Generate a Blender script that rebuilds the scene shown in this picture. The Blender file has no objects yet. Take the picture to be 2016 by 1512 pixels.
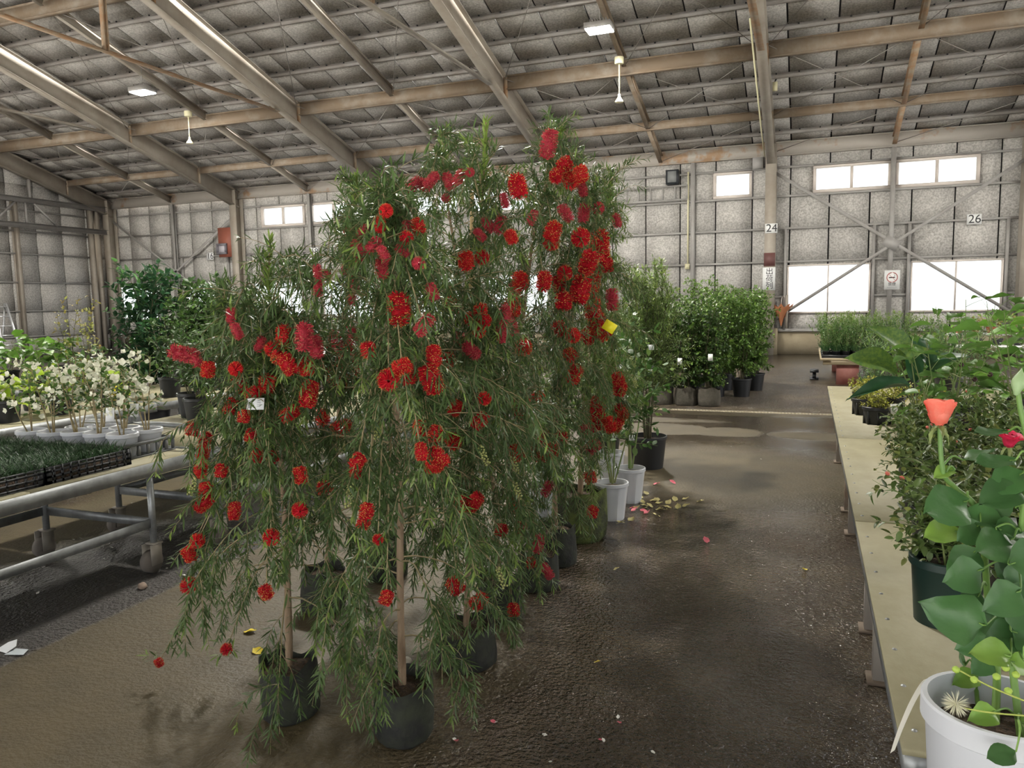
import bpy, math, random
import numpy as np
from mathutils import Vector, Matrix
sc = bpy.context.scene
C = sc.collection
# ---------------------------------------------------------------- camera
F_PX, YAW, PITCH, ROLL, CAM_H = 1520.0, .3668, .1063, -.0182, 1.456
D = 20.93                                   # distance of the back wall
c_, s_ = math.cos, math.sin
FW = np.array([-s_(YAW)*c_(PITCH), c_(YAW)*c_(PITCH), -s_(PITCH)])
_r = np.array([c_(YAW), s_(YAW), 0]); _u = np.cross(_r, FW)
RT = c_(ROLL)*_r+s_(ROLL)*_u; UP = -s_(ROLL)*_r+c_(ROLL)*_u
CAM = np.array([0, 0, CAM_H])
cd = bpy.data.cameras.new('camera'); cam = bpy.data.objects.new('camera', cd); C.objects.link(cam)
cd.sensor_width = 36; cd.lens = 36*F_PX/2016; cd.clip_start = .05; cd.clip_end = 300
cam.matrix_world = Matrix(((RT[0], UP[0], -FW[0], 0), (RT[1], UP[1], -FW[1], 0), (RT[2], UP[2], -FW[2], CAM_H), (0, 0, 0, 1)))
sc.camera = cam
def ray(x, y): return FW+RT*(x-1008)/F_PX-UP*(y-756)/F_PX
def atY(x, y, Y): d = ray(x, y); return CAM+d*(Y/d[1])
def atZ(x, y, Z): d = ray(x, y); return CAM+d*((Z-CAM_H)/d[2])
def atX(x, y, X): d = ray(x, y); return CAM+d*(X/d[0])
def pix(P):
    d = np.asarray(P, float)-CAM; z = d@FW
    return 1008+F_PX*(d@RT)/z, 756-F_PX*(d@UP)/z, z
def inview(P, m=60):
    x, y, z = pix(P); return z > .2 and -m < x < 2016+m and -m < y < 1512+m
# ---------------------------------------------------------------- world, exposure
w = bpy.data.worlds.new('overcast'); sc.world = w; w.use_nodes = True
bg = w.node_tree.nodes['Background']; bg.inputs[0].default_value = (.97, .985, 1, 1); bg.inputs[1].default_value = 1.9
sc.view_settings.view_transform = 'Standard'; sc.view_settings.look = 'None'
sc.view_settings.exposure = 0.2; sc.view_settings.gamma = 1; sc.view_settings.use_curve_mapping = False
sc.cycles.use_denoising = True; sc.cycles.max_bounces = 8; sc.cycles.diffuse_bounces = 5
sc.cycles.transparent_max_bounces = 12; sc.cycles.sample_clamp_indirect = 6
LAMP_W = 520.0
sd = bpy.data.lights.new('sun', 'SUN'); sd.energy = 64.0; sd.angle = math.radians(12); sd.color = (1, .97, .92)
so = bpy.data.objects.new('sun', sd); C.objects.link(so); so.rotation_euler = (math.radians(20), math.radians(-35), 0)   # sun from the gable side, added to brighten the unseen ground outside
# ---------------------------------------------------------------- materials
MATS = {}
def M(name, col, rough=.6, metal=0., col2=None, scale=6., lo=.4, hi=.65, bump=0., bscale=60., attr=False, transl=0., spec=.5, rnd=0., detail=4, stretch=None):
    if name in MATS: return MATS[name]
    m = bpy.data.materials.new(name); m.use_nodes = True; nt = m.node_tree; N = nt.nodes; L = nt.links
    b = N['Principled BSDF']; b.inputs['Roughness'].default_value = rough; b.inputs['Metallic'].default_value = metal
    b.inputs['Specular IOR Level'].default_value = spec
    b.inputs['Base Color'].default_value = (*col, 1); out = None
    geo = N.new('ShaderNodeNewGeometry'); vec = geo.outputs['Position']
    if stretch:
        mp = N.new('ShaderNodeMapping'); mp.inputs['Scale'].default_value = stretch; L.new(vec, mp.inputs[0]); vec = mp.outputs[0]
    if attr:
        a = N.new('ShaderNodeAttribute'); a.attribute_name = 'Col'; out = a.outputs['Color']
    elif col2 is not None:
        n = N.new('ShaderNodeTexNoise'); n.inputs['Scale'].default_value = scale; n.inputs['Detail'].default_value = detail; n.inputs['Roughness'].default_value = .65
        L.new(vec, n.inputs['Vector'])
        r = N.new('ShaderNodeValToRGB'); r.color_ramp.elements[0].position = lo; r.color_ramp.elements[1].position = hi
        r.color_ramp.elements[0].color = (*col, 1); r.color_ramp.elements[1].color = (*col2, 1)
        L.new(n.outputs[0], r.inputs[0]); out = r.outputs[0]
    if rnd and out is not None:
        oi = N.new('ShaderNodeObjectInfo'); mr = N.new('ShaderNodeMapRange'); mr.inputs[3].default_value = 1-rnd; mr.inputs[4].default_value = 1+rnd
        L.new(oi.outputs['Random'], mr.inputs[0]); hs = N.new('ShaderNodeHueSaturation'); L.new(mr.outputs[0], hs.inputs['Value']); L.new(out, hs.inputs['Color']); out = hs.outputs[0]
    if out is not None: L.new(out, b.inputs['Base Color'])
    if bump:
        n2 = N.new('ShaderNodeTexNoise'); n2.inputs['Scale'].default_value = bscale; n2.inputs['Detail'].default_value = 3; L.new(vec, n2.inputs['Vector'])
        bp = N.new('ShaderNodeBump'); bp.inputs['Strength'].default_value = bump; bp.inputs['Distance'].default_value = .01
        L.new(n2.outputs[0], bp.inputs['Height']); L.new(bp.outputs[0], b.inputs['Normal'])
    if transl:
        t = N.new('ShaderNodeBsdfTranslucent'); mx = N.new('ShaderNodeMixShader'); mx.inputs[0].default_value = transl
        if out is not None: L.new(out, t.inputs[0])
        else: t.inputs[0].default_value = (*col, 1)
        L.new(b.outputs[0], mx.inputs[1]); L.new(t.outputs[0], mx.inputs[2]); L.new(mx.outputs[0], N['Material Output'].inputs[0])
    MATS[name] = m; return m
def glassmat():
    m = bpy.data.materials.new('window_glass'); m.use_nodes = True; N = m.node_tree.nodes; L = m.node_tree.links; N.remove(N['Principled BSDF'])
    t = N.new('ShaderNodeBsdfTransparent'); t.inputs[0].default_value = (.95, .97, .97, 1)
    g = N.new('ShaderNodeBsdfGlossy'); g.inputs['Roughness'].default_value = .05
    x = N.new('ShaderNodeMixShader'); x.inputs[0].default_value = .06; L.new(t.outputs[0], x.inputs[1]); L.new(g.outputs[0], x.inputs[2]); L.new(x.outputs[0], N['Material Output'].inputs[0]); return m
def emitmat(name, col, st):
    m = bpy.data.materials.new(name); m.use_nodes = True; N = m.node_tree.nodes; L = m.node_tree.links
    b = N['Principled BSDF']; b.inputs['Emission Color'].default_value = (*col, 1); b.inputs['Emission Strength'].default_value = st; b.inputs['Base Color'].default_value = (*col, 1); return m
leafm = M('leaf', (.1, .2, .05), rough=.42, attr=True, transl=.28, spec=.45)
petalm = M('petal', (.6, .1, .1), rough=.6, attr=True, transl=.25, spec=.2)
barkm = M('bark', (.30, .215, .14), .85, col2=(.19, .125, .075), scale=30, stretch=(1, 1, .25), bump=.6, bscale=90)
twigm = M('twig', (.33, .27, .15), .75, col2=(.22, .17, .08), scale=14)
darktwig = M('dark_twig', (.09, .075, .04), .8, col2=(.05, .055, .025), scale=14)
greentwig = M('green_twig', (.16, .25, .07), .6, col2=(.2, .2, .08), scale=9)
soilm = M('soil', (.035, .022, .014), .95, col2=(.09, .055, .03), scale=70, bump=1, bscale=120)
boardm = M('wood_wool_board', (.33, .317, .295), .95, col2=(.56, .545, .515), scale=26, lo=.38, hi=.62, bump=.5, bscale=70, rnd=.07, detail=6)
backm = M('joint_backing', (.02, .02, .022), .9)
steelm = M('painted_steel', (.36, .325, .275), .6, col2=(.29, .25, .205), scale=1.5)
steelg = M('grey_painted_steel', (.34, .33, .315), .6, col2=(.28, .265, .25), scale=2)
beamm = M('brown_steel', (.26, .195, .135), .65, col2=(.36, .31, .25), scale=2.2, lo=.45, hi=.7)
rustm = M('rusty_steel', (.33, .19, .10), .75, col2=(.36, .29, .21), scale=3, lo=.42, hi=.6)
eavem = M('eave_beam_paint', (.40, .37, .33), .65, col2=(.35, .23, .14), scale=1.3, lo=.54, hi=.62)
purlinm = M('purlin_steel', (.30, .285, .27), .6, col2=(.24, .215, .195), scale=2)
galv = M('galvanised_steel', (.36, .375, .38), .42, .55, col2=(.24, .25, .25), scale=9, bump=.05)
framew = M('window_frame_paint', (.66, .60, .55), .5)
whitepl = M('white_plastic', (.60, .62, .66), .38)
blackpl = M('black_plastic', (.016, .017, .019), .42)
greypl = M('grey_plastic', (.13, .135, .14), .5)
greenpl = M('dark_green_plastic', (.008, .026, .021), .4)
bagm = M('grow_bag_fabric', (.020, .021, .019), .8, col2=(.038, .044, .026), scale=9, bump=.5, bscale=35)
mossbag = M('mossy_fabric', (.03, .034, .018), .9, col2=(.10, .13, .03), scale=6, lo=.42, hi=.6, bump=.8, bscale=60)
taupebag = M('taupe_fabric', (.10, .088, .07), .85, col2=(.06, .055, .04), scale=6, bump=.5, bscale=50)
terram = M('terracotta_plastic', (.36, .13, .06), .6)
concm = M('kerb_concrete', (.27, .225, .148), .85, col2=(.33, .28, .19), scale=2.5, bump=.2, bscale=30)
creamm = M('cream_plastic', (.72, .68, .45), .45)
plym = M('bench_board', (.27, .243, .138), .6, col2=(.34, .31, .195), scale=4, lo=.35, hi=.65, stretch=(1.5, 1, 1), bump=.08, bscale=25)
glass = glassmat()
signw = M('sign_white', (.80, .81, .80), .5); inkm = M('sign_ink', (.015, .015, .018), .6)
# ---------------------------------------------------------------- object helpers
def link(o, parent=None):
    C.objects.link(o)
    if parent is not None: o.parent = parent
    return o
def tag(o, label=None, cat=None, group=None, kind=None):
    if label: o['label'] = label
    if cat: o['category'] = cat
    if group: o['group'] = group
    if kind: o['kind'] = kind
    return o
def empty(name, loc=(0, 0, 0), rz=0, **k):
    o = bpy.data.objects.new(name, None); o.location = [float(v) for v in loc]; o.rotation_euler = (0, 0, rz); o.empty_display_size = .1
    link(o); return tag(o, **k)
def mesh_np(name, V, faces, cols=None, smooth=False):
    """faces: list of int arrays (n,k)."""
    me = bpy.data.meshes.new(name); V = np.asarray(V, np.float32)
    fl = [np.asarray(f, np.int32) for f in faces if len(f)]
    me.vertices.add(len(V)); me.vertices.foreach_set('co', V.ravel())
    tot = np.concatenate([np.full(len(f), f.shape[1], np.int32) for f in fl]); lv = np.concatenate([f.ravel() for f in fl])
    st = np.concatenate([[0], np.cumsum(tot)[:-1]]).astype(np.int32)
    me.loops.add(len(lv)); me.loops.foreach_set('vertex_index', lv)
    me.polygons.add(len(tot)); me.polygons.foreach_set('loop_start', st)
    if smooth: me.polygons.foreach_set('use_smooth', np.ones(len(tot), bool))
    me.update(calc_edges=True)
    if cols is not None:
        a = me.color_attributes.new('Col', 'FLOAT_COLOR', 'POINT'); cc = np.ones((len(V), 4), np.float32); cc[:, :3] = cols; a.data.foreach_set('color', cc.ravel())
    return me
def put(name, me, mat, parent=None, loc=(0, 0, 0), rot=None, scale=None):
    o = bpy.data.objects.new(name, me)
    if mat is not None and not me.materials: me.materials.append(mat)
    if rot is not None:
        if isinstance(rot, Matrix):
            m4 = rot.to_4x4()
            if scale is not None:
                s3 = scale if hasattr(scale, '__len__') else (scale,)*3
                m4 = m4 @ Matrix.Diagonal((*s3, 1))
            m4.translation = Vector([float(v) for v in loc]); link(o, parent); o.matrix_local = m4; return o
        o.rotation_euler = rot
    o.location = [float(v) for v in loc]
    if scale is not None: o.scale = scale if hasattr(scale, '__len__') else (scale,)*3
    return link(o, parent)
class MB:
    def __init__(s): s.v = []; s.f = {}; s.n = 0
    def add(s, V, faces):
        V = np.asarray(V, float); s.v.append(V)
        for f in faces: s.f.setdefault(len(f), []).append([i+s.n for i in f])
        s.n += len(V); return s
    def box(s, c, d, R=None):
        x, y, z = [v/2 for v in d]
        V = np.array([(-x, -y, -z), (x, -y, -z), (x, y, -z), (-x, y, -z), (-x, -y, z), (x, -y, z), (x, y, z), (-x, y, z)])
        if R is not None: V = V@np.asarray(R).T
        return s.add(V+np.asarray(c), [(0, 3, 2, 1), (4, 5, 6, 7), (0, 1, 5, 4), (1, 2, 6, 5), (2, 3, 7, 6), (3, 0, 4, 7)])
    def b2(s, x0, x1, y0, y1, z0, z1): return s.box(((x0+x1)/2, (y0+y1)/2, (z0+z1)/2), (x1-x0, y1-y0, z1-z0))
    def beam(s, p0, p1, wd, ht, up=(0, 0, 1), prof='box'):
        p0 = np.asarray(p0, float); p1 = np.asarray(p1, float); d = p1-p0; L = np.linalg.norm(d); d /= L
        x = np.cross(d, up); x /= np.linalg.norm(x); z = np.cross(x, d)
        R = np.stack([x, d, z], 1); c = (p0+p1)/2
        if prof == 'box': return s.box(c, (wd, L, ht), R)
        t = max(.008, ht*.05)
        if prof == 'H':
            s.box(c+z*(ht/2-t/2), (wd, L, t), R); s.box(c-z*(ht/2-t/2), (wd, L, t), R); return s.box(c, (max(.008, wd*.06), L, ht-2*t), R)
        if prof == 'C':
            s.box(c+z*(ht/2-t/2), (wd, L, t), R); s.box(c-z*(ht/2-t/2), (wd, L, t), R); s.box(c+x*(wd/2-t/2), (t, L, ht-2*t), R)
            return s.box(c-x*(wd/2-t/2)-z*(ht/2-t*1.8), (t, L, t*1.6), R)
        if prof == 'L':
            s.box(c-z*(ht/2-t/2), (wd, L, t), R); return s.box(c+x*(wd/2-t/2)+z*t/2, (t, L, ht-t), R)
    def tube(s, pts, r, n=6, cap=True):
        pts = np.asarray(pts, float); r = np.broadcast_to(np.asarray(r, float), (len(pts),)); T = np.gradient(pts, axis=0); T /= np.linalg.norm(T, axis=1)[:, None]+1e-9
        ref = np.array([0, 0, 1.]) if abs(T[0][2]) < .9 else np.array([1., 0, 0])
        a = np.linspace(0, 2*np.pi, n, endpoint=False); V = []
        for i in range(len(pts)):
            x = np.cross(T[i], ref); x /= np.linalg.norm(x)+1e-9; y = np.cross(T[i], x)
            V.append(pts[i]+r[i]*(np.cos(a)[:, None]*x+np.sin(a)[:, None]*y))
        F = [(i*n+j, i*n+(j+1) % n, (i+1)*n+(j+1) % n, (i+1)*n+j) for i in range(len(pts)-1) for j in range(n)]
        if cap and n > 2: F += [tuple(range(n))[::-1], tuple((len(pts)-1)*n+j for j in range(n))]
        return s.add(np.concatenate(V), F)
    def cyl(s, p0, p1, r0, r1=None, n=12): return s.tube([p0, p1], [r0, r0 if r1 is None else r1], n)
    def lathe(s, prof, n=24, c=(0, 0, 0), wob=None, cap0=False, cap1=False):
        a = np.linspace(0, 2*np.pi, n, endpoint=False); V = []
        for k, (r, z) in enumerate(prof):
            rr = np.full(n, r); zz = np.full(n, z)
            if wob: rr, zz = wob(k, a, rr, zz)
            V.append(np.stack([rr*np.cos(a)+c[0], rr*np.sin(a)+c[1], zz+c[2]], 1))
        m = len(prof); F = [(i*n+j, i*n+(j+1) % n, (i+1)*n+(j+1) % n, (i+1)*n+j) for i in range(m-1) for j in range(n)]
        if cap0: F.append(tuple(range(n))[::-1])
        if cap1: F.append(tuple((m-1)*n+j for j in range(n)))
        return s.add(np.concatenate(V), F)
    def mesh(s, name, smooth=False, org=None, cols=None):
        V = np.concatenate(s.v)
        if org is not None: V = V-np.asarray(org)
        return mesh_np(name, V, [np.array(f) for f in s.f.values()], smooth=smooth, cols=cols)
    def build(s, name, mat, parent=None, smooth=False, org=None):
        if org is None and parent is not None: org = np.array(parent.location) if parent.parent is None else None
        return put(name, s.mesh(name, smooth, org), mat, parent)
def autosmooth(o, ang=.6):
    me = o.data; me.polygons.foreach_set('use_smooth', np.ones(len(me.polygons), bool)); me.set_sharp_from_angle(angle=ang); return o
def nrm(v): v = np.asarray(v, float); return v/(np.linalg.norm(v, axis=-1, keepdims=True)+1e-9)
def catmull(pts, n):
    pts = np.asarray(pts, float); P = np.vstack([2*pts[0]-pts[1], pts, 2*pts[-1]-pts[-2]]); out = []
    for i in range(1, len(P)-2):
        for t in np.linspace(0, 1, n, endpoint=False):
            a, b, c, d = P[i-1:i+3]; out.append(.5*((2*b)+(c-a)*t+(2*a-5*b+4*c-d)*t*t+(3*b-a-3*c+d)*t**3))
    out.append(pts[-1]); return np.array(out)
def text_obj(name, txt, size, mat, parent, loc, rot, align='CENTER', depth=.002):
    cu = bpy.data.curves.new(name, 'FONT'); cu.body = txt; cu.size = size; cu.align_x = align; cu.align_y = 'CENTER'; cu.extrude = depth; cu.space_line = .95
    o = bpy.data.objects.new(name, cu); link(o); dg = bpy.context.evaluated_depsgraph_get()
    me = bpy.data.meshes.new_from_object(o.evaluated_get(dg)); bpy.data.objects.remove(o); me.materials.clear()
    return put(name, me, mat, parent, loc, rot)
# ---------------------------------------------------------------- the setting
BAY = 5.5; COLX = [-.935+BAY*(n-4) for n in range(8)]
JX0, BW = -.484, .909                         # board joints: JX0 + BW*i
YR = 10.95                                     # ridge
def roofz(Y): return 6.45+.3*(16.5-Y) if Y >= YR else 6.45+.3*(16.5-(2*YR-Y))
XL, XR = -23.3, 16.0
fl = empty('floor', kind='structure')
def floor_material():
    m = bpy.data.materials.new('wet_asphalt'); m.use_nodes = True; nt = m.node_tree; N = nt.nodes; L = nt.links; b = N['Principled BSDF']
    geo = N.new('ShaderNodeNewGeometry'); P = geo.outputs['Position']; sep = N.new('ShaderNodeSeparateXYZ'); L.new(P, sep.inputs[0])
    def math_(op, a, b_=None, clamp=False):
        n = N.new('ShaderNodeMath'); n.operation = op; n.use_clamp = clamp
        for i, v in enumerate((a, b_)):
            if v is None: continue
            if isinstance(v, (int, float)): n.inputs[i].default_value = v
            else: L.new(v, n.inputs[i])
        return n.outputs[0]
    def noise(s, d=4, r=.6):
        n = N.new('ShaderNodeTexNoise'); n.inputs['Scale'].default_value = s; n.inputs['Detail'].default_value = d; n.inputs['Roughness'].default_value = r; L.new(P, n.inputs['Vector']); return n.outputs[0]
    def sm(v, a, b_):
        n = N.new('ShaderNodeMapRange'); n.interpolation_type = 'SMOOTHSTEP'; L.new(v, n.inputs[0]); n.inputs[1].default_value = a; n.inputs[2].default_value = b_; return n.outputs[0]
    big = noise(.9, 5); med = noise(3.5, 5); X = sep.outputs[0]; Y = sep.outputs[1]
    wob = math_('MULTIPLY', math_('SUBTRACT', med, .5), .5)
    def ell(cx, cy, rx, ry, soft=.25):
        dx = math_('DIVIDE', math_('SUBTRACT', X, cx), rx); dy = math_('DIVIDE', math_('SUBTRACT', Y, cy), ry)
        r = math_('ADD', math_('SQRT', math_('ADD', math_('MULTIPLY', dx, dx), math_('MULTIPLY', dy, dy))), wob)
        return sm(r, 1+soft, 1-soft*.3)
    dry = None
    for e in [(-1.55, 8.62, .62, .36, .12), (-.8, 8.6, .33, .28, .3), (.05, 8.55, .35, .2, .5), (-1.1, 10.05, 1.3, .22, .4), (-1.9, 9.3, .8, .14, .6), (-2.75, 2.5, 1.45, 1.7, .25), (-2.5, 5.2, .7, 2.4, .5), (-4.6, 3.2, .62, 1.6, .3), (-1.0, 6.6, 1.4, .8, .9), (-.55, 1.75, .55, .25, .9), (-4.5, 6.0, .9, 2, .4)]:
        v = ell(*e); dry = v if dry is None else math_('MAXIMUM', dry, v)
    # the floor strip under the benches is darker and rougher
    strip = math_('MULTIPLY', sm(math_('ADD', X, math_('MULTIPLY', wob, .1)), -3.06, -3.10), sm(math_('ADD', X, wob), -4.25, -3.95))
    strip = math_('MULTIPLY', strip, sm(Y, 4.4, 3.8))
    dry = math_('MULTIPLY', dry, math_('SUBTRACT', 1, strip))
    mud = sm(big, .45, .62)
    fine = noise(160, 3, .7); fine2 = noise(45, 4, .7)
    def mix(f, a, b_):
        n = N.new('ShaderNodeMix'); n.data_type = 'RGBA'
        if isinstance(f, (int, float)): n.inputs[0].default_value = f
        else: L.new(f, n.inputs[0])
        for i, v in ((6, a), (7, b_)):
            if isinstance(v, tuple): n.inputs[i].default_value = (*v, 1)
            else: L.new(v, n.inputs[i])
        return n.outputs[2]
    wet = mix(mud, (.060, .045, .030), (.105, .077, .042)); wet = mix(sm(fine2, .35, .7), wet, (.072, .055, .038))
    dryc = mix(sm(med, .3, .7), (.060, .045, .018), (.084, .062, .026))
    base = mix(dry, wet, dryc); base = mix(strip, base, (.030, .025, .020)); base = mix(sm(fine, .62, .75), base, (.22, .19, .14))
    L.new(base, b.inputs['Base Color']); b.inputs['Specular IOR Level'].default_value = .62
    ro = N.new('ShaderNodeMapRange'); L.new(big, ro.inputs[0]); ro.inputs[1].default_value = .35; ro.inputs[2].default_value = .65; ro.inputs[3].default_value = .10; ro.inputs[4].default_value = .27
    rr = math_('ADD', ro.outputs[0], math_('MULTIPLY', math_('MAXIMUM', dry, strip), .45), True); L.new(rr, b.inputs['Roughness'])
    far_ = math_('MULTIPLY', sm(Y, 10.6, 12.0), sm(math_('ADD', math_('ABSOLUTE', math_('ADD', X, .05)), wob), 1.5, .7)); L.new(math_('ADD', math_('MULTIPLY', rr, math_('SUBTRACT', 1, far_)), math_('MULTIPLY', far_, .22)), b.inputs['Roughness'])
    h = math_('ADD', math_('MULTIPLY', noise(48, 2, .55), 1.0), math_('MULTIPLY', noise(16, 3, .6), .7))
    bp = N.new('ShaderNodeBump'); bp.inputs['Strength'].default_value = .8; bp.inputs['Distance'].default_value = .03; L.new(math_('SUBTRACT', math_('SUBTRACT', 1.0, math_('MULTIPLY', dry, .72)), math_('MULTIPLY', far_, .2)), bp.inputs['Strength']); L.new(h, bp.inputs['Height']); L.new(bp.outputs[0], b.inputs['Normal'])
    return m
slab = MB().b2(XL-.1, 16.1, -4.5, 10.13, -.2, 0); slab.b2(XL-.1, 16.1, 10.245, D+.1, -.2, 0); slab.b2(XL-.1, 16.1, 10.13, 10.245, -.2, -.06)
bounce_ground = MB().b2(-60, 50, -45, -4.5, -.2, 0); bounce_ground.b2(10.6, 50, -4.5, 45, -.2, 0); bounce_ground.b2(-60, XL-.1, -4.5, 45, -.2, 0); bounce_ground.build('bounce_ground', M('bounce_concrete', (.68, .67, .64), .9), fl)  # unseen pale ground, added to bounce daylight up onto the roof boards
floorm = floor_material()
slab.build('slab', floorm, fl)
g = MB()
for k in range(2): g.b2(-3.2, 3.2, 10.13+.10*k, 10.145+.10*k, -.03, .003)
for i in range(160): g.b2(-3.2+i*.04, -3.2+i*.04+.016, 10.145, 10.23, -.025, .002)
g.build('drain_grate', M('grate', (.30, .26, .18), .7), fl)
# back wall -----------------------------------------------------------------
GZ = [.62, 1.455, 2.33, 3.16, 3.96, 4.67, 5.16]
wb = empty('wall_back', kind='structure')
MB().b2(XL-.1, XR, D+.05, D+.09, 0, 1.03).build('backing_sheet', backm, wb)
UW = [(-16.62, -14.95), (-14.72, -13.05), (-11.05, -9.56), (-9.2, -7.5), (-2.36, -1.4), (.04, 1.79), (1.87, 3.63)]
LW = [(-23.1, -21.2), (-19.95, -18.1), (-17.1, -15.15), (-14.4, -12.45), (-11.5, -9.6), (-8.75, -6.85), (-.52, 1.40), (2.27, 4.19), (4.75, 6.65), (7.8, 9.7), (10.3, 12.2), (13.3, 15.2)]
UZ, LZ = (3.99, 4.655), (1.03, 2.245)
def holes(x0, x1, z0, z1):
    """subtract window openings -> list of rects"""
    R = [(x0, x1, z0, z1)]
    for ws, (a, b) in ((UW, UZ), (LW, LZ)):
        for (p, q) in ws:
            o = []
            for (u0, u1, v0, v1) in R:
                if q <= u0 or p >= u1 or b <= v0 or a >= v1: o.append((u0, u1, v0, v1)); continue
                if u0 < p: o.append((u0, p, v0, v1))
                if q < u1: o.append((q, u1, v0, v1))
                m0, m1 = max(u0, p), min(u1, q)
                if v0 < a: o.append((m0, m1, v0, a))
                if b < v1: o.append((m0, m1, b, v1))
            R = o
    return [r for r in R if r[1]-r[0] > .03 and r[3]-r[2] > .03]
bk = MB()
for r in holes(XL, XR, 1.03, 5.4): bk.b2(r[0], r[1], D+.05, D+.09, r[2], r[3])
bk.build('backing_sheet', backm, wb)
gap = .017
i0 = int(math.floor((XL-JX0)/BW)); i1 = int(math.ceil((XR-JX0)/BW))
for j in range(len(GZ)-1):
    for i in range(i0, i1):
        x0, x1 = max(XL, JX0+BW*i+gap), min(XR, JX0+BW*(i+1)-gap)
        for r in holes(x0, x1, GZ[j], GZ[j+1]):
            MB().b2(r[0], r[1], D+.005, D+.05, r[2], r[3]).build('board', boardm, wb)
for z in GZ[:-1]:
    gm = MB(); last = XL
    for r in holes(XL, XR, z-.03, z+.03): gm.b2(r[0], r[1], D-.05, D+.006, z-.025, z+.025)
    gm.build('girt', steelg, wb)
MB().b2(XL, XR, D-.02, D+.05, 0, .58).build('kerb', concm, wb)
MB().b2(XL, XR, D-.09, D+.0, .575, .605).build('sill_rail', steelg, wb)
hb = MB(); hb.beam((XL, D-.16, 5.10), (XR, D-.16, 5.10), .15, .34, prof='H'); hb.build('eave_beam', eavem, wb)
for n in range(8):
    x = COLX[n]; cb = MB(); y0, y1 = D-.42, D-.06
    cb.b2(x-.13, x+.13, y0, y0+.018, 0, 5.2); cb.b2(x-.13, x+.13, y1-.018, y1, 0, 5.2); cb.b2(x-.008, x+.008, y0+.018, y1-.018, 0, 5.2)
    o = cb.build('column', steelm, wb)
    if n == 4: put('painted_band', MB().b2(x-.132, x+.132, y0-.003, y0+.012, 2.22, 2.55).mesh('band'), M('brown_paint', (.13, .055, .05), .6), o)
    if n < 7:
        xm = x+BAY/2
        if n == 3: xm = -2.86
        MB().beam((xm, D-.13, 0.6), (xm, D-.13, 4.95), .1, .12, up=(0, 1, 0), prof='H').build('post', steelg, wb)
for (a, b) in [((COLX[4], 4.52), (COLX[5], .92)), ((COLX[4], .86), (COLX[5], 4.42)), ((COLX[0], 4.5), (COLX[1], .92)), ((COLX[0], .86), (COLX[1], 4.42))]:
    MB().beam((a[0]+.1, D-.22, a[1]), (b[0]-.1, D-.22, b[1]), .012, .075, up=(0, 0, 1), prof='box').build('brace', steelg, wb)
gp = MB(); gp.box((COLX[4]+BAY/2, D-.235, 2.68), (.34, .012, .26), np.array([[.86, 0, .5], [0, 1, 0], [-.5, 0, .86]])); gp.build('gusset_plate', steelg, wb)
MB().tube([(-2.99, D-.1, 4.72), (-2.99, D-.1, 2.35)], .022, 8).build('conduit_pipe', creamm, wb)
MB().b2(-3.06, -2.94, D-.14, D-.06, 2.22, 2.36).build('switch_box', creamm, wb)
MB().b2(COLX[4]-.45, COLX[4]-.2, D-.28, D-.1, 4.66, 4.92).build('junction_box', steelg, wb)
MB().b2(-1.5, -.72, D-.32, D-.05, 0, .66).build('kerb_block', concm, wb)
# windows -------------------------------------------------------------------
wn = [0]
def window(x0, x1, z0, z1, n, fw=.06):
    wn[0] += 1; t = empty('window_%d' % wn[0], ((x0+x1)/2, D, z0), kind='structure')
    f = MB(); y0, y1 = D-.05, D+.04
    f.b2(x0, x1, y0, y1, z0, z0+fw); f.b2(x0, x1, y0, y1, z1-fw, z1); f.b2(x0, x0+fw, y0, y1, z0+fw, z1-fw); f.b2(x1-fw, x1, y0, y1, z0+fw, z1-fw)
    f.build('frame', framew, t)
    for k in range(1, n):
        xm = x0+(x1-x0)*k/n; MB().b2(xm-fw*.45, xm+fw*.45, y0+.01, y1, z0+fw, z1-fw).build('mullion', framew, t)
    for k in range(n):
        a, b = x0+(x1-x0)*k/n, x0+(x1-x0)*(k+1)/n
        MB().b2(a+.03, b-.03, D+.0, D+.004, z0+.03, z1-.03).build('pane', glass, t)
for (a, b) in UW: window(a, b, *UZ, 1 if b-a < 1.2 else 2, .075)
for (a, b) in LW: window(a, b, *LZ, 2, .04)
for k in range(len(LW)):
    for x in (LW[k][0]-.05, LW[k][1]+.05): MB().b2(x-.035, x+.035, D-.08, D+.004, .62, 3.14).build('window_post', steelg, wb)
# left gable wall -------------------------------------------------------------
wl = empty('wall_left', kind='structure')
MB().add([(XL-.09, 11.6, 0), (XL-.09, D+.1, 0), (XL-.09, D+.1, 5.2), (XL-.09, 11.6, roofz(11.6)+.1)], [(0, 1, 2, 3)]).build('backing_sheet', backm, wl)
YJ = [20.93-.93*i for i in range(11)]
GL = [0, .62, 1.43, 2.34, 3.24, 3.95, 4.6, 5.4, 6.2, 7.0, 7.8]
for i in range(len(YJ)-1):
    y1, y0 = YJ[i]-.018, YJ[i+1]+.018
    for j in range(len(GL)-1):
        z0, z1 = GL[j]+.004, GL[j+1]-.004; t0, t1 = roofz(y0)+.08, roofz(y1)+.08
        if z0 > min(t0, t1)-.1: continue
        a0, a1 = min(z1, t0), min(z1, t1); x0, x1 = XL-.05, XL
        MB().add([(x1, y0, z0), (x1, y1, z0), (x1, y1, a1), (x1, y0, a0), (x0, y0, z0), (x0, y1, z0), (x0, y1, a1), (x0, y0, a0)], [(0, 1, 2, 3), (4, 7, 6, 5), (0, 4, 5, 1), (3, 2, 6, 7), (0, 3, 7, 4), (1, 5, 6, 2)]).build('board', boardm, wl)
for z in GL[1:7]: MB().b2(XL, XL+.05, 11.6, D-.3, z-.025, z+.025).build('girt', steelg, wl)
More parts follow.
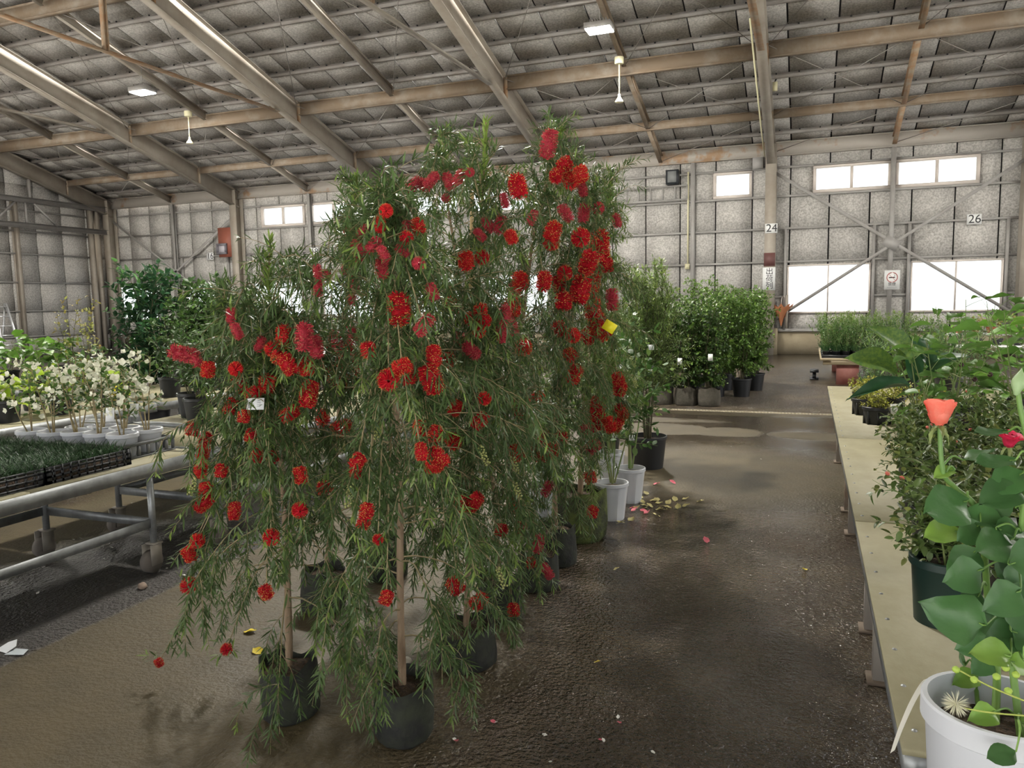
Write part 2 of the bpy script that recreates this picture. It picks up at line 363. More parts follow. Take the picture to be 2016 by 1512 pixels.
for y in (17.35, 13.4): MB().beam((XL+.12, y, 0), (XL+.12, y, 5.0), .12, .2, up=(1, 0, 0), prof='H').build('post', steelm, wl)
for y in (20.35, 20.1): MB().b2(XL+.02, XL+.2, y-.06, y+.06, 0, 4.9).build('post', steelm, wl)
for z in (4.885, 4.1): MB().beam((-22.9, 1, z), (-22.9, 20.5, z), .2, .155, prof='H').build('wind_beam', steelg, wl)
for (a, b) in [((17.2, 4.8), (16.3, 3.95)), ((17.83, 4.8), (18.6, 4.15)), ((17.54, 4.8), (17.54, 4.18)), ((13.6, 4.8), (14.5, 4.15)), ((13.2, 4.8), (12.3, 4.15))]:
    MB().beam((-22.9, *a), (-22.9, *b), .05, .06, up=(1, 0, 0)).build('wind_brace', steelg, wl)
MB().beam((-22.95, 17.75, 4.85), (-22.95, 17.75, roofz(17.75)-.5), .06, .1, up=(1, 0, 0)).build('hanger', steelg, wl)
# sides left open for daylight; added unseen headers keep sky off the wall
HD = 3.3
wf = empty('sky_block_front', kind='structure'); MB().b2(XL-.3, XR, -4.15, -4.1, HD, 5.3).build('sky_block', boardm, wf)
wr_ = empty('sky_block_right', kind='structure')
MB().add([(XR, -4.1, HD), (XR, D+.1, HD), (XR, D+.1, 5.2), (XR, YR, roofz(YR)+.1), (XR, .97, 5.25), (XR, -4.1, 5.25)], [(0, 1, 2, 3, 4, 5)]).build('sky_block', boardm, wr_)
MB().add([(XL-.09, -4.1, HD), (XL-.09, 11.6, HD), (XL-.09, 11.6, roofz(11.6)+.1), (XL-.09, YR, roofz(YR)+.1), (XL-.09, .97, 5.25), (XL-.09, -4.1, 5.25)], [(0, 1, 2, 3, 4, 5)]).build('sky_block', boardm, wl)
# roof ------------------------------------------------------------------------
ce = empty('ceiling', kind='structure')
sh = MB(); z = .145
def quadroof(x0, x1, ya, yb, off, th, m):
    za, zb = roofz(ya)+off, roofz(yb)+off
    m.add([(x0, ya, za), (x1, ya, za), (x1, yb, zb), (x0, yb, zb), (x0, ya, za+th), (x1, ya, za+th), (x1, yb, zb+th), (x0, yb, zb+th)], [(0, 3, 2, 1), (4, 5, 6, 7), (0, 1, 5, 4), (1, 2, 6, 5), (2, 3, 7, 6), (3, 0, 4, 7)])
quadroof(XL-.3, XR, YR, D+.5, .146, .03, sh); quadroof(XL-.3, XR, .5, YR, .146, .03, sh); sh.build('roof_sheet', backm, ce)
PY = [20.87]+[20.2-.785*k for k in range(12)]
far = MB(); nb = 0
for k in range(len(PY)-1):
    y1, y0 = PY[k], PY[k+1]
    for i in range(i0, i1):
        x0, x1 = max(XL, JX0+BW*i+gap), min(XR, JX0+BW*(i+1)-gap)
        if x1 <= x0: continue
        if inview(((x0+x1)/2, (y0+y1)/2, roofz((y0+y1)/2)+.1), 30):
            m = MB(); quadroof(x0, x1, y0+.008, y1-.008, .1, .04, m); m.build('board', boardm, ce); nb += 1
        else: quadroof(x0, x1, y0+.008, y1-.008, .1, .04, far)
ys = [2*YR-y for y in PY]+[YR]
for k in range(len(PY)-1):
    for i in range(i0, i1): quadroof(JX0+BW*i+gap, JX0+BW*(i+1)-gap, ys[k]+.008, ys[k+1]-.008, .1, .04, far)
for k in range(5):  # unseen flat lean-to roof, added to shade the near floor
    y0_, y1_ = .97-k*1., -.03-k*1.
    for i in range(i0, i1): far.b2(JX0+BW*i+gap, JX0+BW*(i+1)-gap, y1_+.01, y0_-.01, 5.25, 5.29)
MB().b2(XL-.3, XR, -4.1, 1.0, 5.292, 5.32).build('roof_sheet', backm, ce)  # sheet over the added lean-to
tag(far.build('board_field', boardm, ce), kind='stuff')
for y in PY[:-1]:
    for yy in (y, 2*YR-y):
        z = roofz(yy)+.05; MB().beam((XL, yy, z), (XR, yy, z), .05, .1, up=(0, .3 if yy > YR else -.3, 1), prof='C').build('purlin', purlinm, ce)
for n in range(8):
    x = COLX[n]
    for sg in (1, -1):
        ya, yb = D-.1, YR
        pa = np.array([x, ya, roofz(ya)-.265]); pb = np.array([x, yb, roofz(yb)-.265])
        if sg < 0: pa[1] = 2*YR-pa[1]
        MB().beam(pa, pb, .2, .50, prof='H').build('rafter', steelm, ce)
    for y in (16.55, 19.05, 12.1):                         # web stiffeners where the beams meet
        for s in (-1, 1): MB().box((x+s*.052, y, roofz(y)-.265), (.095, .012, .47)).build('stiffener', rustm if y < 19 else beamm, ce)
    if 0 < n < 7:
        MB().beam((x, 15.8, 6.10), (x, 2*YR-15.8, 6.10), .13, .08, prof='L').build('tie_beam', rustm if n in (2, 4) else steelm, ce)
        MB().beam((x, YR, 6.1), (x, YR, roofz(YR)-.5), .09, .09, up=(0, 1, 0), prof='H').build('hanger', rustm, ce)
for (y, ht, wd, m) in [(16.55, .30, .14, beamm), (19.05, .19, .1, beamm), (12.1, .30, .14, beamm)]:
    for n in range(7):
        z = roofz(y)-ht/2-.01
        MB().beam((COLX[n]+.1, y, z), (COLX[n+1]-.1, y, z), wd, ht, prof='H').build('longitudinal_beam', m, ce)
        yy = 2*YR-y; MB().beam((COLX[n]+.1, yy, z), (COLX[n+1]-.1, yy, z), wd, ht, prof='H').build('longitudinal_beam', m, ce)
for n in range(7):
    x = COLX[n]+BAY/2
    for (ya, yb) in ((D-.2, 19.1), (19.0, 16.65), (16.45, 12.2), (12.0, YR)):
        MB().beam((x, ya, roofz(ya)-.1), (x, yb, roofz(yb)-.1), .1, .2, prof='H').build('secondary_rafter', steelm if n < 3 else rustm if n == 4 else beamm, ce)
    rods = [((COLX[n]+.1, 16.4), (x-.05, 19.0)), ((COLX[n]+.1, 19.0), (x-.05, 16.6)), ((x+.05, 16.6), (COLX[n+1]-.1, 19.0)), ((x+.05, 19.), (COLX[n+1]-.1, 16.6)), ((x+.05, 20.7), (COLX[n+1]-.1, 19.1)), ((COLX[n]+.1, 20.7), (x-.05, 19.1)), ((COLX[n]+.1, 16.4), (x-.05, 12.2)), ((x+.05, 12.2), (COLX[n+1]-.1, 16.4)), ((x+.05, 16.4), (COLX[n+1]-.1, 12.2))]
    for (a, b) in rods: MB().tube([(a[0], a[1], roofz(a[1])-.16), (b[0], b[1], roofz(b[1])-.16)], .008, 4).build('bracing_rod', purlinm, ce)
# bolt heads along the purlins: small dark fixings of the boards
bl = MB()
for y in PY[:-1]:
    for i in range(i0*2, 8):
        x = JX0+BW*i/2+.2
        if inview((x, y, roofz(y)+.08), 0): bl.box((x, y-.045, roofz(y)+.085), (.03, .02, .025))
tag(bl.build('board_fixing', backm, ce), kind='stuff')
# ---------------------------------------------------------------- lamps and fittings
lens = emitmat('lamp_lens', (1, .97, .9), 60)
def high_bay(x, y, label):
    z = roofz(y)-.62; t = empty('high_bay_lamp', (x, y, z), label=label, cat='lamp', group='high bay lamps')
    MB().box((x, y, z+.09), (.5, .38, .1)).build('housing', steelg, t)
    h = MB()
    for k in range(7): h.box((x-.15+.05*k, y, z+.17), (.012, .24, .08))
    h.build('heat_sink', steelg, t)
    MB().box((x, y, z+.03), (.46, .34, .025)).build('lens', lens, t)
    MB().tube([(x, y, z+.2), (x, y, z+.6)], .012, 6).build('hanging_rod', steelg, t)
    ld = bpy.data.lights.new('lamp_light', 'AREA'); ld.shape = 'RECTANGLE'; ld.size = .46; ld.size_y = .34; ld.energy = LAMP_W; ld.color = (1, .96, .88); ld.spread = math.radians(170)
    lo = bpy.data.objects.new('lamp_light', ld); link(lo, t); lo.location = (0, 0, .005)
xm = [COLX[n]+BAY/2 for n in range(6)]
high_bay(xm[1], 14.43, 'lit rectangular high bay lamp beside the rusty tie beam over the benches')
high_bay(xm[3]-.05, 14.58, 'lit high bay lamp above the cream pendant over the aisle')
for x in (xm[1], xm[3], xm[5]): high_bay(x, 2*YR-14.5, 'high bay lamp under the front slope of the roof')
high_bay(xm[5], 14.5, 'high bay lamp past the window wall number 26')
def pendant(x, y, z0, z1, label):
    t = empty('pendant_fixture', (x, y, z1), label=label, cat='light fixture', group='cream pendants')
    autosmooth(MB().lathe([(.0, z0+.0), (.085, z0), (.095, z0+.02), (.095, z0+.13), (.0, z0+.13)], 20, (x, y, 0)).build('canopy_cup', creamm, t))
    MB().tube([(x, y, z0), (x, y, z1+.12)], .013, 8).build('stem', creamm, t)
    autosmooth(MB().lathe([(.025, z1+.16), (.03, z1+.1), (.05, z1+.07), (.085, z1+.02), (.085, z1), (.0, z1+.01)], 20, (x, y, 0)).build('bell', creamm, t))
pendant(xm[1]-.2, 16.06, 6.30, 5.63, 'cream pendant with bell end hanging by the lamp over the benches')
pendant(xm[3], 15.97, 6.20, 5.45, 'cream pendant with bell end hanging over the aisle')
# ---------------------------------------------------------------- wall signs
def sign(name, x0, x1, z0, z1, y, txt, size, label, dy=0, faded=True):
    t = empty(name, ((x0+x1)/2, y, z0), label=label, cat='sign')
    MB().b2(x0, x1, y-.006, y, z0, z1).build('plate', signw, t)
    text_obj('lettering', txt, size, inkm, t, (.01, -.008, (z1-z0)/2+dy), (math.pi/2, 0, 0))
    return t
FNT = .3
def num(n, x0, x1, z0, z1, y, label): return sign('number_sign', x0, x1, z0, z1, y, n, .27, label)
num('16', -18.92, -18.63, 3.03, 3.27, D-.06, 'white plate numbered 16 on the wall beside the red panel')
num('18', -14.66, -14.38, 3.0, 3.24, D-.21, 'white plate numbered 18 on the wall beside a steel post')
num('24', -1.05, -.76, 3.03, 3.265, D-.43, 'white plate numbered 24 on the steel column')
num('26', 3.40, 3.70, 3.045, 3.28, D-.06, 'white plate numbered 26 on the wall right of the high windows')
MB().tube([(COLX[4]-.15, D-.5, 4.9), (COLX[4]-.15, 19.0, roofz(19)-.5), (COLX[4]-.15, 15.0, roofz(15)-.5)], .018, 6).build('conduit_pipe', creamm, ce)
MB().b2(COLX[4]+.12, COLX[4]+.22, 17.9, 17.98, 5.82, 6.0).build('junction_box', creamm, ce)
wr = MB()
for k in range(3): wr.tube(catmull([(COLX[4]+.16, 17.94, 6.0), (COLX[4]+.2+.04*k, 17.9, 6.2), (COLX[4]+.12+.05*k, 17.4, 6.35)], 5), .008, 4)
wr.build('cable', inkm, ce)
t = sign('shipping_sign', -1.09, -.79, 1.62, 2.19, D-.43, '出\n荷\n列', .185, 'white vertical sign with three black characters on the column')
t = empty('no_smoking_sign', (1.86, D-.2, 1.58), label='white no smoking sign with red ring on the post between two windows', cat='sign')
MB().b2(1.69, 2.03, D-.206, D-.2, 1.58, 2.04).build('plate', signw, t)
a = np.linspace(0, 2*np.pi, 33); rg = [(1.86+.115*math.cos(v), D-.209, 1.87+.115*math.sin(v)) for v in a]
MB().tube(rg, .010, 5, cap=False).build('prohibition_ring', M('faded_red', (.45, .14, .13), .6), t)
MB().beam((1.78, D-.209, 1.95), (1.94, D-.209, 1.79), .006, .018, up=(0, 1, 0)).build('prohibition_bar', MATS['faded_red'], t)
cg = MB(); cg.b2(1.79, 1.92, D-.209, D-.206, 1.855, 1.88); cg.tube([(1.9, D-.208, 1.89), (1.92, D-.208, 1.92), (1.89, D-.208, 1.94), (1.92, D-.208, 1.96)], .006, 4); cg.build('cigarette_symbol', inkm, t)
text_obj('lettering', '禁煙', .085, inkm, t, (0, -.008, .125), (math.pi/2, 0, 0))
MB().b2(1.75, 1.97, D-.208, D-.206, 1.625, 1.635).build('small_print', M('pale_ink', (.4, .4, .42), .6), t)
t = empty('notice_board', (-17.86, D-.3, 3.08), label='red brown board with a small framed box beside the steel column', cat='board')
MB().b2(-18.16, -17.56, D-.33, D-.3, 3.08, 4.03).build('panel', M('red_brown_paint', (.27, .085, .055), .6), t); MB().b2(-18.16, -17.56, D-.3, D-.06, 3.3, 3.36).build('bracket', steelg, t)
f = MB()
for r in ((-18.2, -17.8, 3.17, 3.23), (-18.2, -17.8, 3.46, 3.52), (-18.2, -18.14, 3.23, 3.46), (-17.86, -17.8, 3.23, 3.46)): f.b2(r[0], r[1], D-.41, D-.33, r[2], r[3])
o = f.build('frame', M('grey_frame', (.16, .15, .17), .4), t); put('face', MB().b2(-18.14+17.86, -17.86+17.86, -.07, -.04, .15, .38).mesh('face'), M('pale_face', (.45, .43, .47), .2), o)
t = empty('loudspeaker', (-3.38, D-.16, 4.42), label='black box loudspeaker on the wall above the hanging ladder', cat='loudspeaker')
MB().b2(-3.54, -3.22, D-.3, D-.055, 4.42, 4.78).build('cabinet', M('black_case', (.03, .035, .04), .5), t); MB().b2(-3.49, -3.27, D-.315, D-.3, 4.46, 4.74).build('grille', M('grille_grey', (.2, .21, .21), .7), t)
t = empty('hanging_ladder', (-4.6, D-.2, 4.0), label='long grey ladder hung sideways on the back wall', cat='ladder')
for z in (4.0, 4.36): MB().b2(-6.0, -3.0, D-.14, D-.09, z, z+.045).build('rail', steelg, t)
for k in range(10): MB().b2(-5.9+.43*k*.74, -5.86+.43*k*.74, D-.135, D-.095, 4.045, 4.36).build('rung', steelg, t)
# folded orange parasol hung upside down by the window
t = empty('folded_parasol', (-.64, D-.2, .72), label='half folded orange parasol leaning on the wall under column number 24', cat='parasol')
px_, py_ = -.64, D-.2
prof = [(.012, .72), (.05, .9), (.20, 1.15), (.24, 1.24)]
MB().lathe(prof, 16, (px_, py_, 0), wob=lambda k, a, r, z: (r*(1+.22*np.cos(8*a)*(k > 0)), z+.05*(k == 3)*np.cos(8*a))).build('canopy', M('orange_cloth', (.60, .25, .12), .7, transl=.3), t)
MB().tube([(px_, py_, .68), (px_, py_, 1.38), (px_+.02, py_, 1.46), (px_+.06, py_, 1.47), (px_+.08, py_, 1.43)], .01, 6).build('handle', M('pale_handle', (.5, .45, .4), .4), t)
MB().tube([(px_+.13, py_-.03, .66), (px_+.13, py_-.03, 1.5)], .035, 4).build('support_post', steelm, t)
# ---------------------------------------------------------------- plant tools
def leaf_arrays(P, Dv, Nv, L, W, curl=.0, broad=False, fold=.0):
    """one blade per row; returns V, faces list"""
    P = np.asarray(P, float); n = len(P); Dv = nrm(Dv); S = nrm(np.cross(Dv, Nv)); Nn = nrm(np.cross(S, Dv)); L = np.broadcast_to(L, (n,))[:, None]; W = np.broadcast_to(W, (n,))[:, None]; curl = np.broadcast_to(curl, (n,))[:, None]
    def pt(t, w, f=0.): return P+Dv*L*t+Nn*(L*curl*t*t)+S*W*w*.5+Nn*W*f
    if not broad:
        V = np.stack([pt(0, 0), pt(.3, -.9), pt(.3, .9), pt(.68, -.85), pt(.68, .85), pt(1, 0)], 1); k = 6
        tri = [(0, 2, 1), (3, 4, 5)]; quad = [(1, 2, 4, 3)]
    else:
        V = np.stack([pt(0, 0), pt(.22, -.85, fold), pt(.22, 0), pt(.22, .85, fold), pt(.5, -1, fold), pt(.5, 0), pt(.5, 1, fold), pt(.8, -.62, fold*.7), pt(.8, 0), pt(.8, .62, fold*.7), pt(1, 0)], 1); k = 11
        tri = [(0, 2, 1), (0, 3, 2), (7, 8, 10), (8, 9, 10)]; quad = [(1, 2, 5, 4), (2, 3, 6, 5), (4, 5, 8, 7), (5, 6, 9, 8)]
    off = (np.arange(n)*k)[:, None, None]
    T = (np.array(tri)[None]+off).reshape(-1, 3); Q = (np.array(quad)[None]+off).reshape(-1, 4)
    return V.reshape(-1, 3), [T, Q], k
class Foliage:
    def __init__(s): s.P = []; s.D = []; s.N = []; s.L = []; s.W = []; s.c = []; s.k = []
    def add(s, P, Dv, N, L, W, col, curl=0.):
        n = len(P); s.P.append(P); s.D.append(Dv); s.N.append(N); s.L.append(np.broadcast_to(L, (n,))); s.W.append(np.broadcast_to(W, (n,))); s.c.append(np.broadcast_to(col, (n, 3))); s.k.append(np.broadcast_to(curl, (n,)))
    def mesh(s, name, broad=False, fold=0.):
        c = np.concatenate; V, F, k = leaf_arrays(c(s.P), c(s.D), c(s.N), c(s.L), c(s.W), c(s.k), broad, fold)
        return mesh_np(name, V, F, np.repeat(c(s.c), k, 0))
    def cull(s, org, solids):
        for i in range(len(s.P)):
            keep = np.ones(len(s.P[i]), bool)
            for t_ in (0, .5, 1.):
                Q = np.asarray(s.P[i])+np.asarray(org)+nrm(s.D[i])*(s.L[i]*t_)[:, None]
                for (x, y, r, h) in solids: keep &= ~((np.hypot(Q[:, 0]-x, Q[:, 1]-y) < r) & (Q[:, 2] < h) & (Q[:, 2] > 0))
                keep &= Q[:, 2] > .003
            for k in ('P', 'D', 'N', 'L', 'W', 'c', 'k'): getattr(s, k)[i] = np.asarray(getattr(s, k)[i])[keep]
    def count(s): return sum(len(p) for p in s.P)
def grow(rng, p, d, L, droop, n=7, wig=.08):
    p = np.array(p, float); d = nrm(d); out = [p.copy()]
    for i in range(n):
        d = nrm(d+np.array([0, 0, -droop/n])+rng.normal(0, wig, 3)); p = p+d*L/n; out.append(p.copy())
    return np.array(out)
def along(pts, ts):
    s = np.linspace(0, 1, len(pts)); P = np.stack([np.interp(ts, s, pts[:, i]) for i in range(3)], 1)
    T = np.gradient(pts, axis=0); Tn = np.stack([np.interp(ts, s, T[:, i]) for i in range(3)], 1); return P, nrm(Tn)
def leaves_on(rng, fo, pts, t0, t1, sp, L, W, col, ang=.8, young=None, yt=.8, curl=-.15, flat=0., jit=.15, cv=.18):
    ln = np.linalg.norm(np.diff(pts, axis=0), axis=1).sum()*(t1-t0); n = max(2, int(ln/sp)); ts = np.sort(rng.uniform(t0, t1, n)); P, T = along(pts, ts)
    az = np.arange(n)*2.4+rng.uniform(0, 6.28); ref = np.where(np.abs(T[:, 2:3]) < .9, [[0, 0, 1.]], [[1., 0, 0]]); x = nrm(np.cross(T, ref)); y = np.cross(T, x)
    if flat: az = np.where(np.arange(n) % 2 == 0, 0, np.pi)+rng.normal(0, 1-flat, n)
    R = np.cos(az)[:, None]*x+np.sin(az)[:, None]*y; Dv = nrm(T*math.cos(ang)+R*math.sin(ang)+rng.normal(0, jit, (n, 3)))
    N = nrm(np.cross(np.cross(Dv, [0, 0, 1.])+rng.normal(0, .25, (n, 3)), Dv)+1e-6)
    l = L*rng.uniform(.65, 1.15, n)*np.where(ts > .93, .6, 1); c = np.array(col)[None]*(1+rng.normal(0, cv, (n, 1)))
    if young is not None: f = np.clip((ts-yt)/(1.001-yt), 0, 1)[:, None]; c = c*(1-f)+np.array(young)*f
    fo.add(P, Dv, N, l, W*rng.uniform(.8, 1.15, n), np.clip(c, .004, 1), curl*rng.uniform(.3, 1.6, n))
class Twigs:
    def __init__(s): s.m = MB(); s.c = 0
    def add(s, pts, r0, r1, n=4): s.m.tube(pts, np.linspace(r0, r1, len(pts)), n, cap=False); s.c += 1
def frame_to(d, rollv=0.):
    """rotation whose Z axis is d"""
    q = Vector([float(v) for v in d]).to_track_quat('Z', 'Y'); return (q @ __import__('mathutils').Quaternion((0, 0, 1), rollv)).to_matrix()
# bottlebrush flower spikes -----------------------------------------------------
def spike_mesh(seed, L, R, n, base, tipc, sparse=False):
    rng = np.random.default_rng(seed); t = rng.uniform(0, 1, n); az = rng.uniform(0, 6.28, n); el = rng.normal(.12, .16, n)
    env = R*np.sqrt(np.clip(1-((t-.5)*2)**6, .15, 1))*rng.uniform(.84, 1.05, n)
    rad = np.stack([np.cos(az), np.sin(az), np.zeros(n)], 1); p0 = rad*.004+np.stack([np.zeros(n), np.zeros(n), (t-.5)*L], 1)
    d = nrm(rad*np.cos(el)[:, None]+np.array([0, 0, 1.])*np.sin(el)[:, None]); tip = p0+d*env[:, None]; s = nrm(np.cross(d, rng.normal(0, 1, (n, 3))))
    wd = .0010; V = np.stack([p0-s*wd, p0+s*wd, tip+s*wd*.8, tip-s*wd*.8], 1).reshape(-1, 3); col = np.repeat(base[None]*rng.uniform(.7, 1.25, (n, 1)), 4, 0)
    F = (np.array([[0, 1, 2, 3]])[None]+(np.arange(n)*4)[:, None, None]).reshape(-1, 4); m = len(V)
    a = nrm(np.cross(d, s)); an = .0016; V2 = np.stack([tip-s*an, tip+a*an, tip+s*an+d*an], 1).reshape(-1, 3)
    mask = rng.random(n) < .45; c2 = np.where(mask[:, None], tipc[None], base[None]*.6); T = m+np.arange(n*3).reshape(-1, 3)
    # core
    aa = np.linspace(0, 6.283, 8, endpoint=False); rings = []; zs = np.linspace(-.5, .5, 6)
    for k, z in enumerate(zs): rings.append(np.stack([np.cos(aa), np.sin(aa), aa*0], 1)*(R*.66*math.sqrt(max(.05, 1-(2*z)**4))*rng.uniform(.85, 1.1, (8, 1)))+np.array([0, 0, z*L*.96]))
    V3 = np.concatenate(rings); o = m+len(V2); Q = np.array([(o+i*8+j, o+i*8+(j+1) % 8, o+(i+1)*8+(j+1) % 8, o+(i+1)*8+j) for i in range(5) for j in range(8)])
    V4 = np.array([[0, 0, L*.5]]); 
    VV = np.concatenate([V, V2, V3]); CC = np.concatenate([col, np.repeat(c2, 3, 0), np.repeat(base[None]*.8, len(V3), 0)])
    return mesh_np('flower_spike', VV, [F, T, Q], CC)
RED = np.array([.56, .013, .026]); ROSE = np.array([.50, .045, .07]); YEL = np.array([.75, .5, .12])
SP = [spike_mesh(1, .078, .025, 620, RED, YEL), spike_mesh(2, .066, .025, 560, RED*np.array([1.1, 1.5, 1]), YEL), spike_mesh(3, .085, .022, 420, ROSE, np.array([.55, .3, .15])), spike_mesh(4, .05, .021, 420, RED, YEL)]
def bud_mesh(seed):
    rng = np.random.default_rng(seed); m = MB()
    for k in range(26):
        t = k/26; a = k*2.4; r = .008; c = np.array([r*math.cos(a), r*math.sin(a), t*.065]); s = .0042*rng.uniform(.8, 1.2)
        m.add(c+s*np.array([(1, 0, 0), (-1, 0, 0), (0, 1, 0), (0, -1, 0), (0, 0, 1.), (0, 0, -1)]), [(0, 2, 4), (2, 1, 4), (1, 3, 4), (3, 0, 4), (2, 0, 5), (1, 2, 5), (3, 1, 5), (0, 3, 5)])
    return m.mesh('bud_spike')
BUD = bud_mesh(5); BUD.materials.append(M('bud_green', (.34, .36, .12), .6))
def grow_bag(t, r, h, seed, mat, soil=True, n=40):
    rng = np.random.default_rng(seed); ph = rng.uniform(0, 6.28, 6)
    def wob(k, a, R, Z):
        w_ = 1+.035*np.sin(3*a+ph[0]+k*.4)+.02*np.sin(7*a+ph[1]+k*.9)+.012*np.sin(13*a+ph[2]-k)
        top = (k >= 5); return R*w_, Z+top*(.016*np.sin(2*a+ph[3])+.01*np.sin(5*a+ph[4]))
    prof = [(r*.2, .0), (r*.9, 0), (r*.99, h*.06), (r*1.02, h*.35), (r*.99, h*.7), (r*.98, h*.94), (r*.985, h), (r*.95, h-.004), (r*.93, h*.9), (r*.92, h*.75)]
    autosmooth(put('grow_bag', MB().lathe(prof, n, wob=wob, cap0=True).mesh('grow_bag'), mat, t), 1.1)
    def w2(k, a, R, Z): return R*(1+.035*np.sin(3*a+ph[0]+1.6)), Z+.006*np.sin(4*a+ph[5])*(R > .02)+.012*(R < .02)
    put('soil', MB().lathe([(.001, h*.86), (r*.5, h*.855), (r*.96, h*.83)], 24, wob=w2).mesh('soil', True), soilm, t)
def price_tag(t, loc, n, w_=.05, h_=.035, col=(.78, .8, .82), name='price_tag', marks=True, up=(0, 0, 1)):
    n = nrm(n); x = nrm(np.cross(up, n)); y = np.cross(n, x); R = np.stack([x, y, n], 1)
    o = put(name, MB().box((0, 0, 0), (w_, h_, .0008)).mesh(name), M('tag_%.2f_%.2f_%.2f' % col, col, .5), t, loc, Matrix(R.tolist()))
    if marks:
        b = MB(); r = np.random.default_rng(3)
        for k in range(9): b.box((-.42*w_+.02*w_*k*1.4, -.12*h_, .0006), (.008*w_*r.uniform(.6, 1.6), .55*h_, .0004))
        for k in range(4): b.box((.2*w_, (.28-.16*k)*h_, .0006), (.3*w_*r.uniform(.5, 1), .03*h_, .0004))
        put('barcode', b.mesh('barcode'), inkm, o)
    return o
GREEN = (.078, .130, .041); YOUNG = (.20, .29, .06)
FLOW = {}
def bottlebrush(base, trunk, R, label, seed, bag=(.105, .2, None), nprim=40, tfrac=.12, prof=None, dense=1., flowers=(), green=GREEN, extra=None, forks=(), lean=.0, young=YOUNG, buds=5, tr=.013, spire0=.86):
    rng = np.random.default_rng(seed); t = empty('bottlebrush_tree', base, label=label, cat='tree', group='bottlebrush trees')
    b0 = np.array(base); pts = catmull(np.array(trunk)-b0, 6); top = pts[-1, 2]
    m = MB(); m.tube(pts, np.interp(np.linspace(0, 1, len(pts)), [0, .6, 1], [tr, tr*.62, .003])*(1+.06*rng.normal(size=len(pts))), 9); autosmooth(put('trunk', m.mesh('trunk'), barkm, t), 1.2)
    tw = Twigs(); fo = Foliage()
    axes = [(pts, 0., 1.)]
    for fk in forks:
        fp = catmull(np.array(fk)-b0, 5); tw.add(fp, tr*.6, .003, 7); axes.append((fp, .35, .45))
    def branch(p, d, L, droop, depth):
        q = grow(rng, p, d, L, droop, 8, .07); tw.add(q, .0032 if depth == 0 else .0014, .0008, 4 if depth == 0 else 3)
        if depth == 0:
            leaves_on(rng, fo, q, .45, 1, .0085/dense, .050, .0062, green, .75, young if rng.random() < .25 else None, .7)
            nt = int(rng.integers(6, 10)*dense)
            for k in range(nt):
                s = rng.uniform(.25, .95); P, T = along(q, np.array([s])); dd = nrm(T[0]+rng.normal(0, .62, 3)+np.array([0, 0, .1]))
                branch(P[0], dd, L*rng.uniform(.25, .5)+.04, droop*rng.uniform(.8, 1.6)+.3, 1)
        else: leaves_on(rng, fo, q, .06, 1, .0058/dense, .049, .0060, green, .8, young if rng.random() < .3 else None, .65)
        return q
    prof = prof or (lambda f: .75+.35*math.sin(f*3)-(.85*max(0, f-.75)/.25))
    for (ap, f0, nf) in axes:
        for i in range(int(nprim*nf) if nf < 1 else nprim):
            f = tfrac+(1-tfrac)*(i+.5)/(nprim*nf)*.97; f = min(f+rng.normal(0, .012), .99) if f0 == 0 else f0+(1-f0)*rng.random()
            P, T = along(ap, np.array([f])); az = i*2.4+rng.uniform(-.4, .4); el = .28+.8*f+rng.normal(0, .15)
            d = np.array([math.cos(az)*math.cos(el), math.sin(az)*math.cos(el), math.sin(el)]); Lb = R*max(.12, prof(f))*rng.uniform(.75, 1.15)
            branch(P[0], d, Lb, 1.9*(1-f)+.3, 0)
    leaves_on(rng, fo, pts, spire0, 1, .0026, .066, .0078, green, .45, young, .55); leaves_on(rng, fo, pts, spire0+.05, 1, .004, .05, .007, young, .6)
    # flower spikes hang at their own twig ends
    for (P, ln, ax, kind) in flowers:
        p = np.asarray(P)-b0; dist = np.linalg.norm(p[:2]-np.interp(p[2], pts[:, 2], pts[:, 0])*np.array([1, 0])-np.interp(p[2], pts[:, 2], pts[:, 1])*np.array([0, 1])); z = min(max(p[2]-rng.uniform(-.06, .12)+(.55*dist if p[2] < .55*top else 0), top*.2), top*.96); f = z/top; A, T = along(pts, np.array([min(f, .99)])); a = A[0]
        mid = (a+p)/2+np.array([0, 0, .05+.12*np.linalg.norm((p-a)[:2])]); q = catmull([a, mid, p], 5); tw.add(q, .0036, .0014, 4)
        leaves_on(rng, fo, q, .5 if dist < .3 else .2, .95, .0055, .05, .0062, green, .85, None)
        for k in range(0 if dist < .3 else 5):
            P_, T_ = along(q, np.array([rng.uniform(.35, .95)])); branch(P_[0], nrm(T_[0]+rng.normal(0, .45, 3)), rng.uniform(.1, .2), .7, 1)
        ax = nrm(nrm(q[-1]-q[-3])*.2+np.asarray(ax)); me = SP[kind]; Lm = (.078, .066, .085, .05)[kind]
        put('flower_spike', me, petalm, t, p, frame_to(ax, rng.uniform(0, 6)), ln/Lm)
        for k in range(2):
            dd = nrm(ax+rng.normal(0, .35, 3)); q2 = grow(rng, p+ax*ln*.35, dd, .06, .2, 4); leaves_on(rng, fo, q2, .2, 1, .007, .045, .006, green, .7, young, .4)
    for k in range(buds):
        f = rng.uniform(.25, .8); A, T = along(pts, np.array([f])); az = rng.uniform(0, 6.28); Rr = R*prof(f)*rng.uniform(.5, .9); p = A[0]+np.array([math.cos(az)*Rr, math.sin(az)*Rr, rng.uniform(-.15, .05)])
        q = catmull([A[0], (A[0]+p)/2+np.array([0, 0, .08]), p], 4); tw.add(q, .0025, .001, 4); leaves_on(rng, fo, q, .4, 1, .007, .055, .0065, green, .85)
        put('bud_spike', BUD, None, t, p, frame_to(nrm([math.cos(az)*.4, math.sin(az)*.4, -1]), 0))
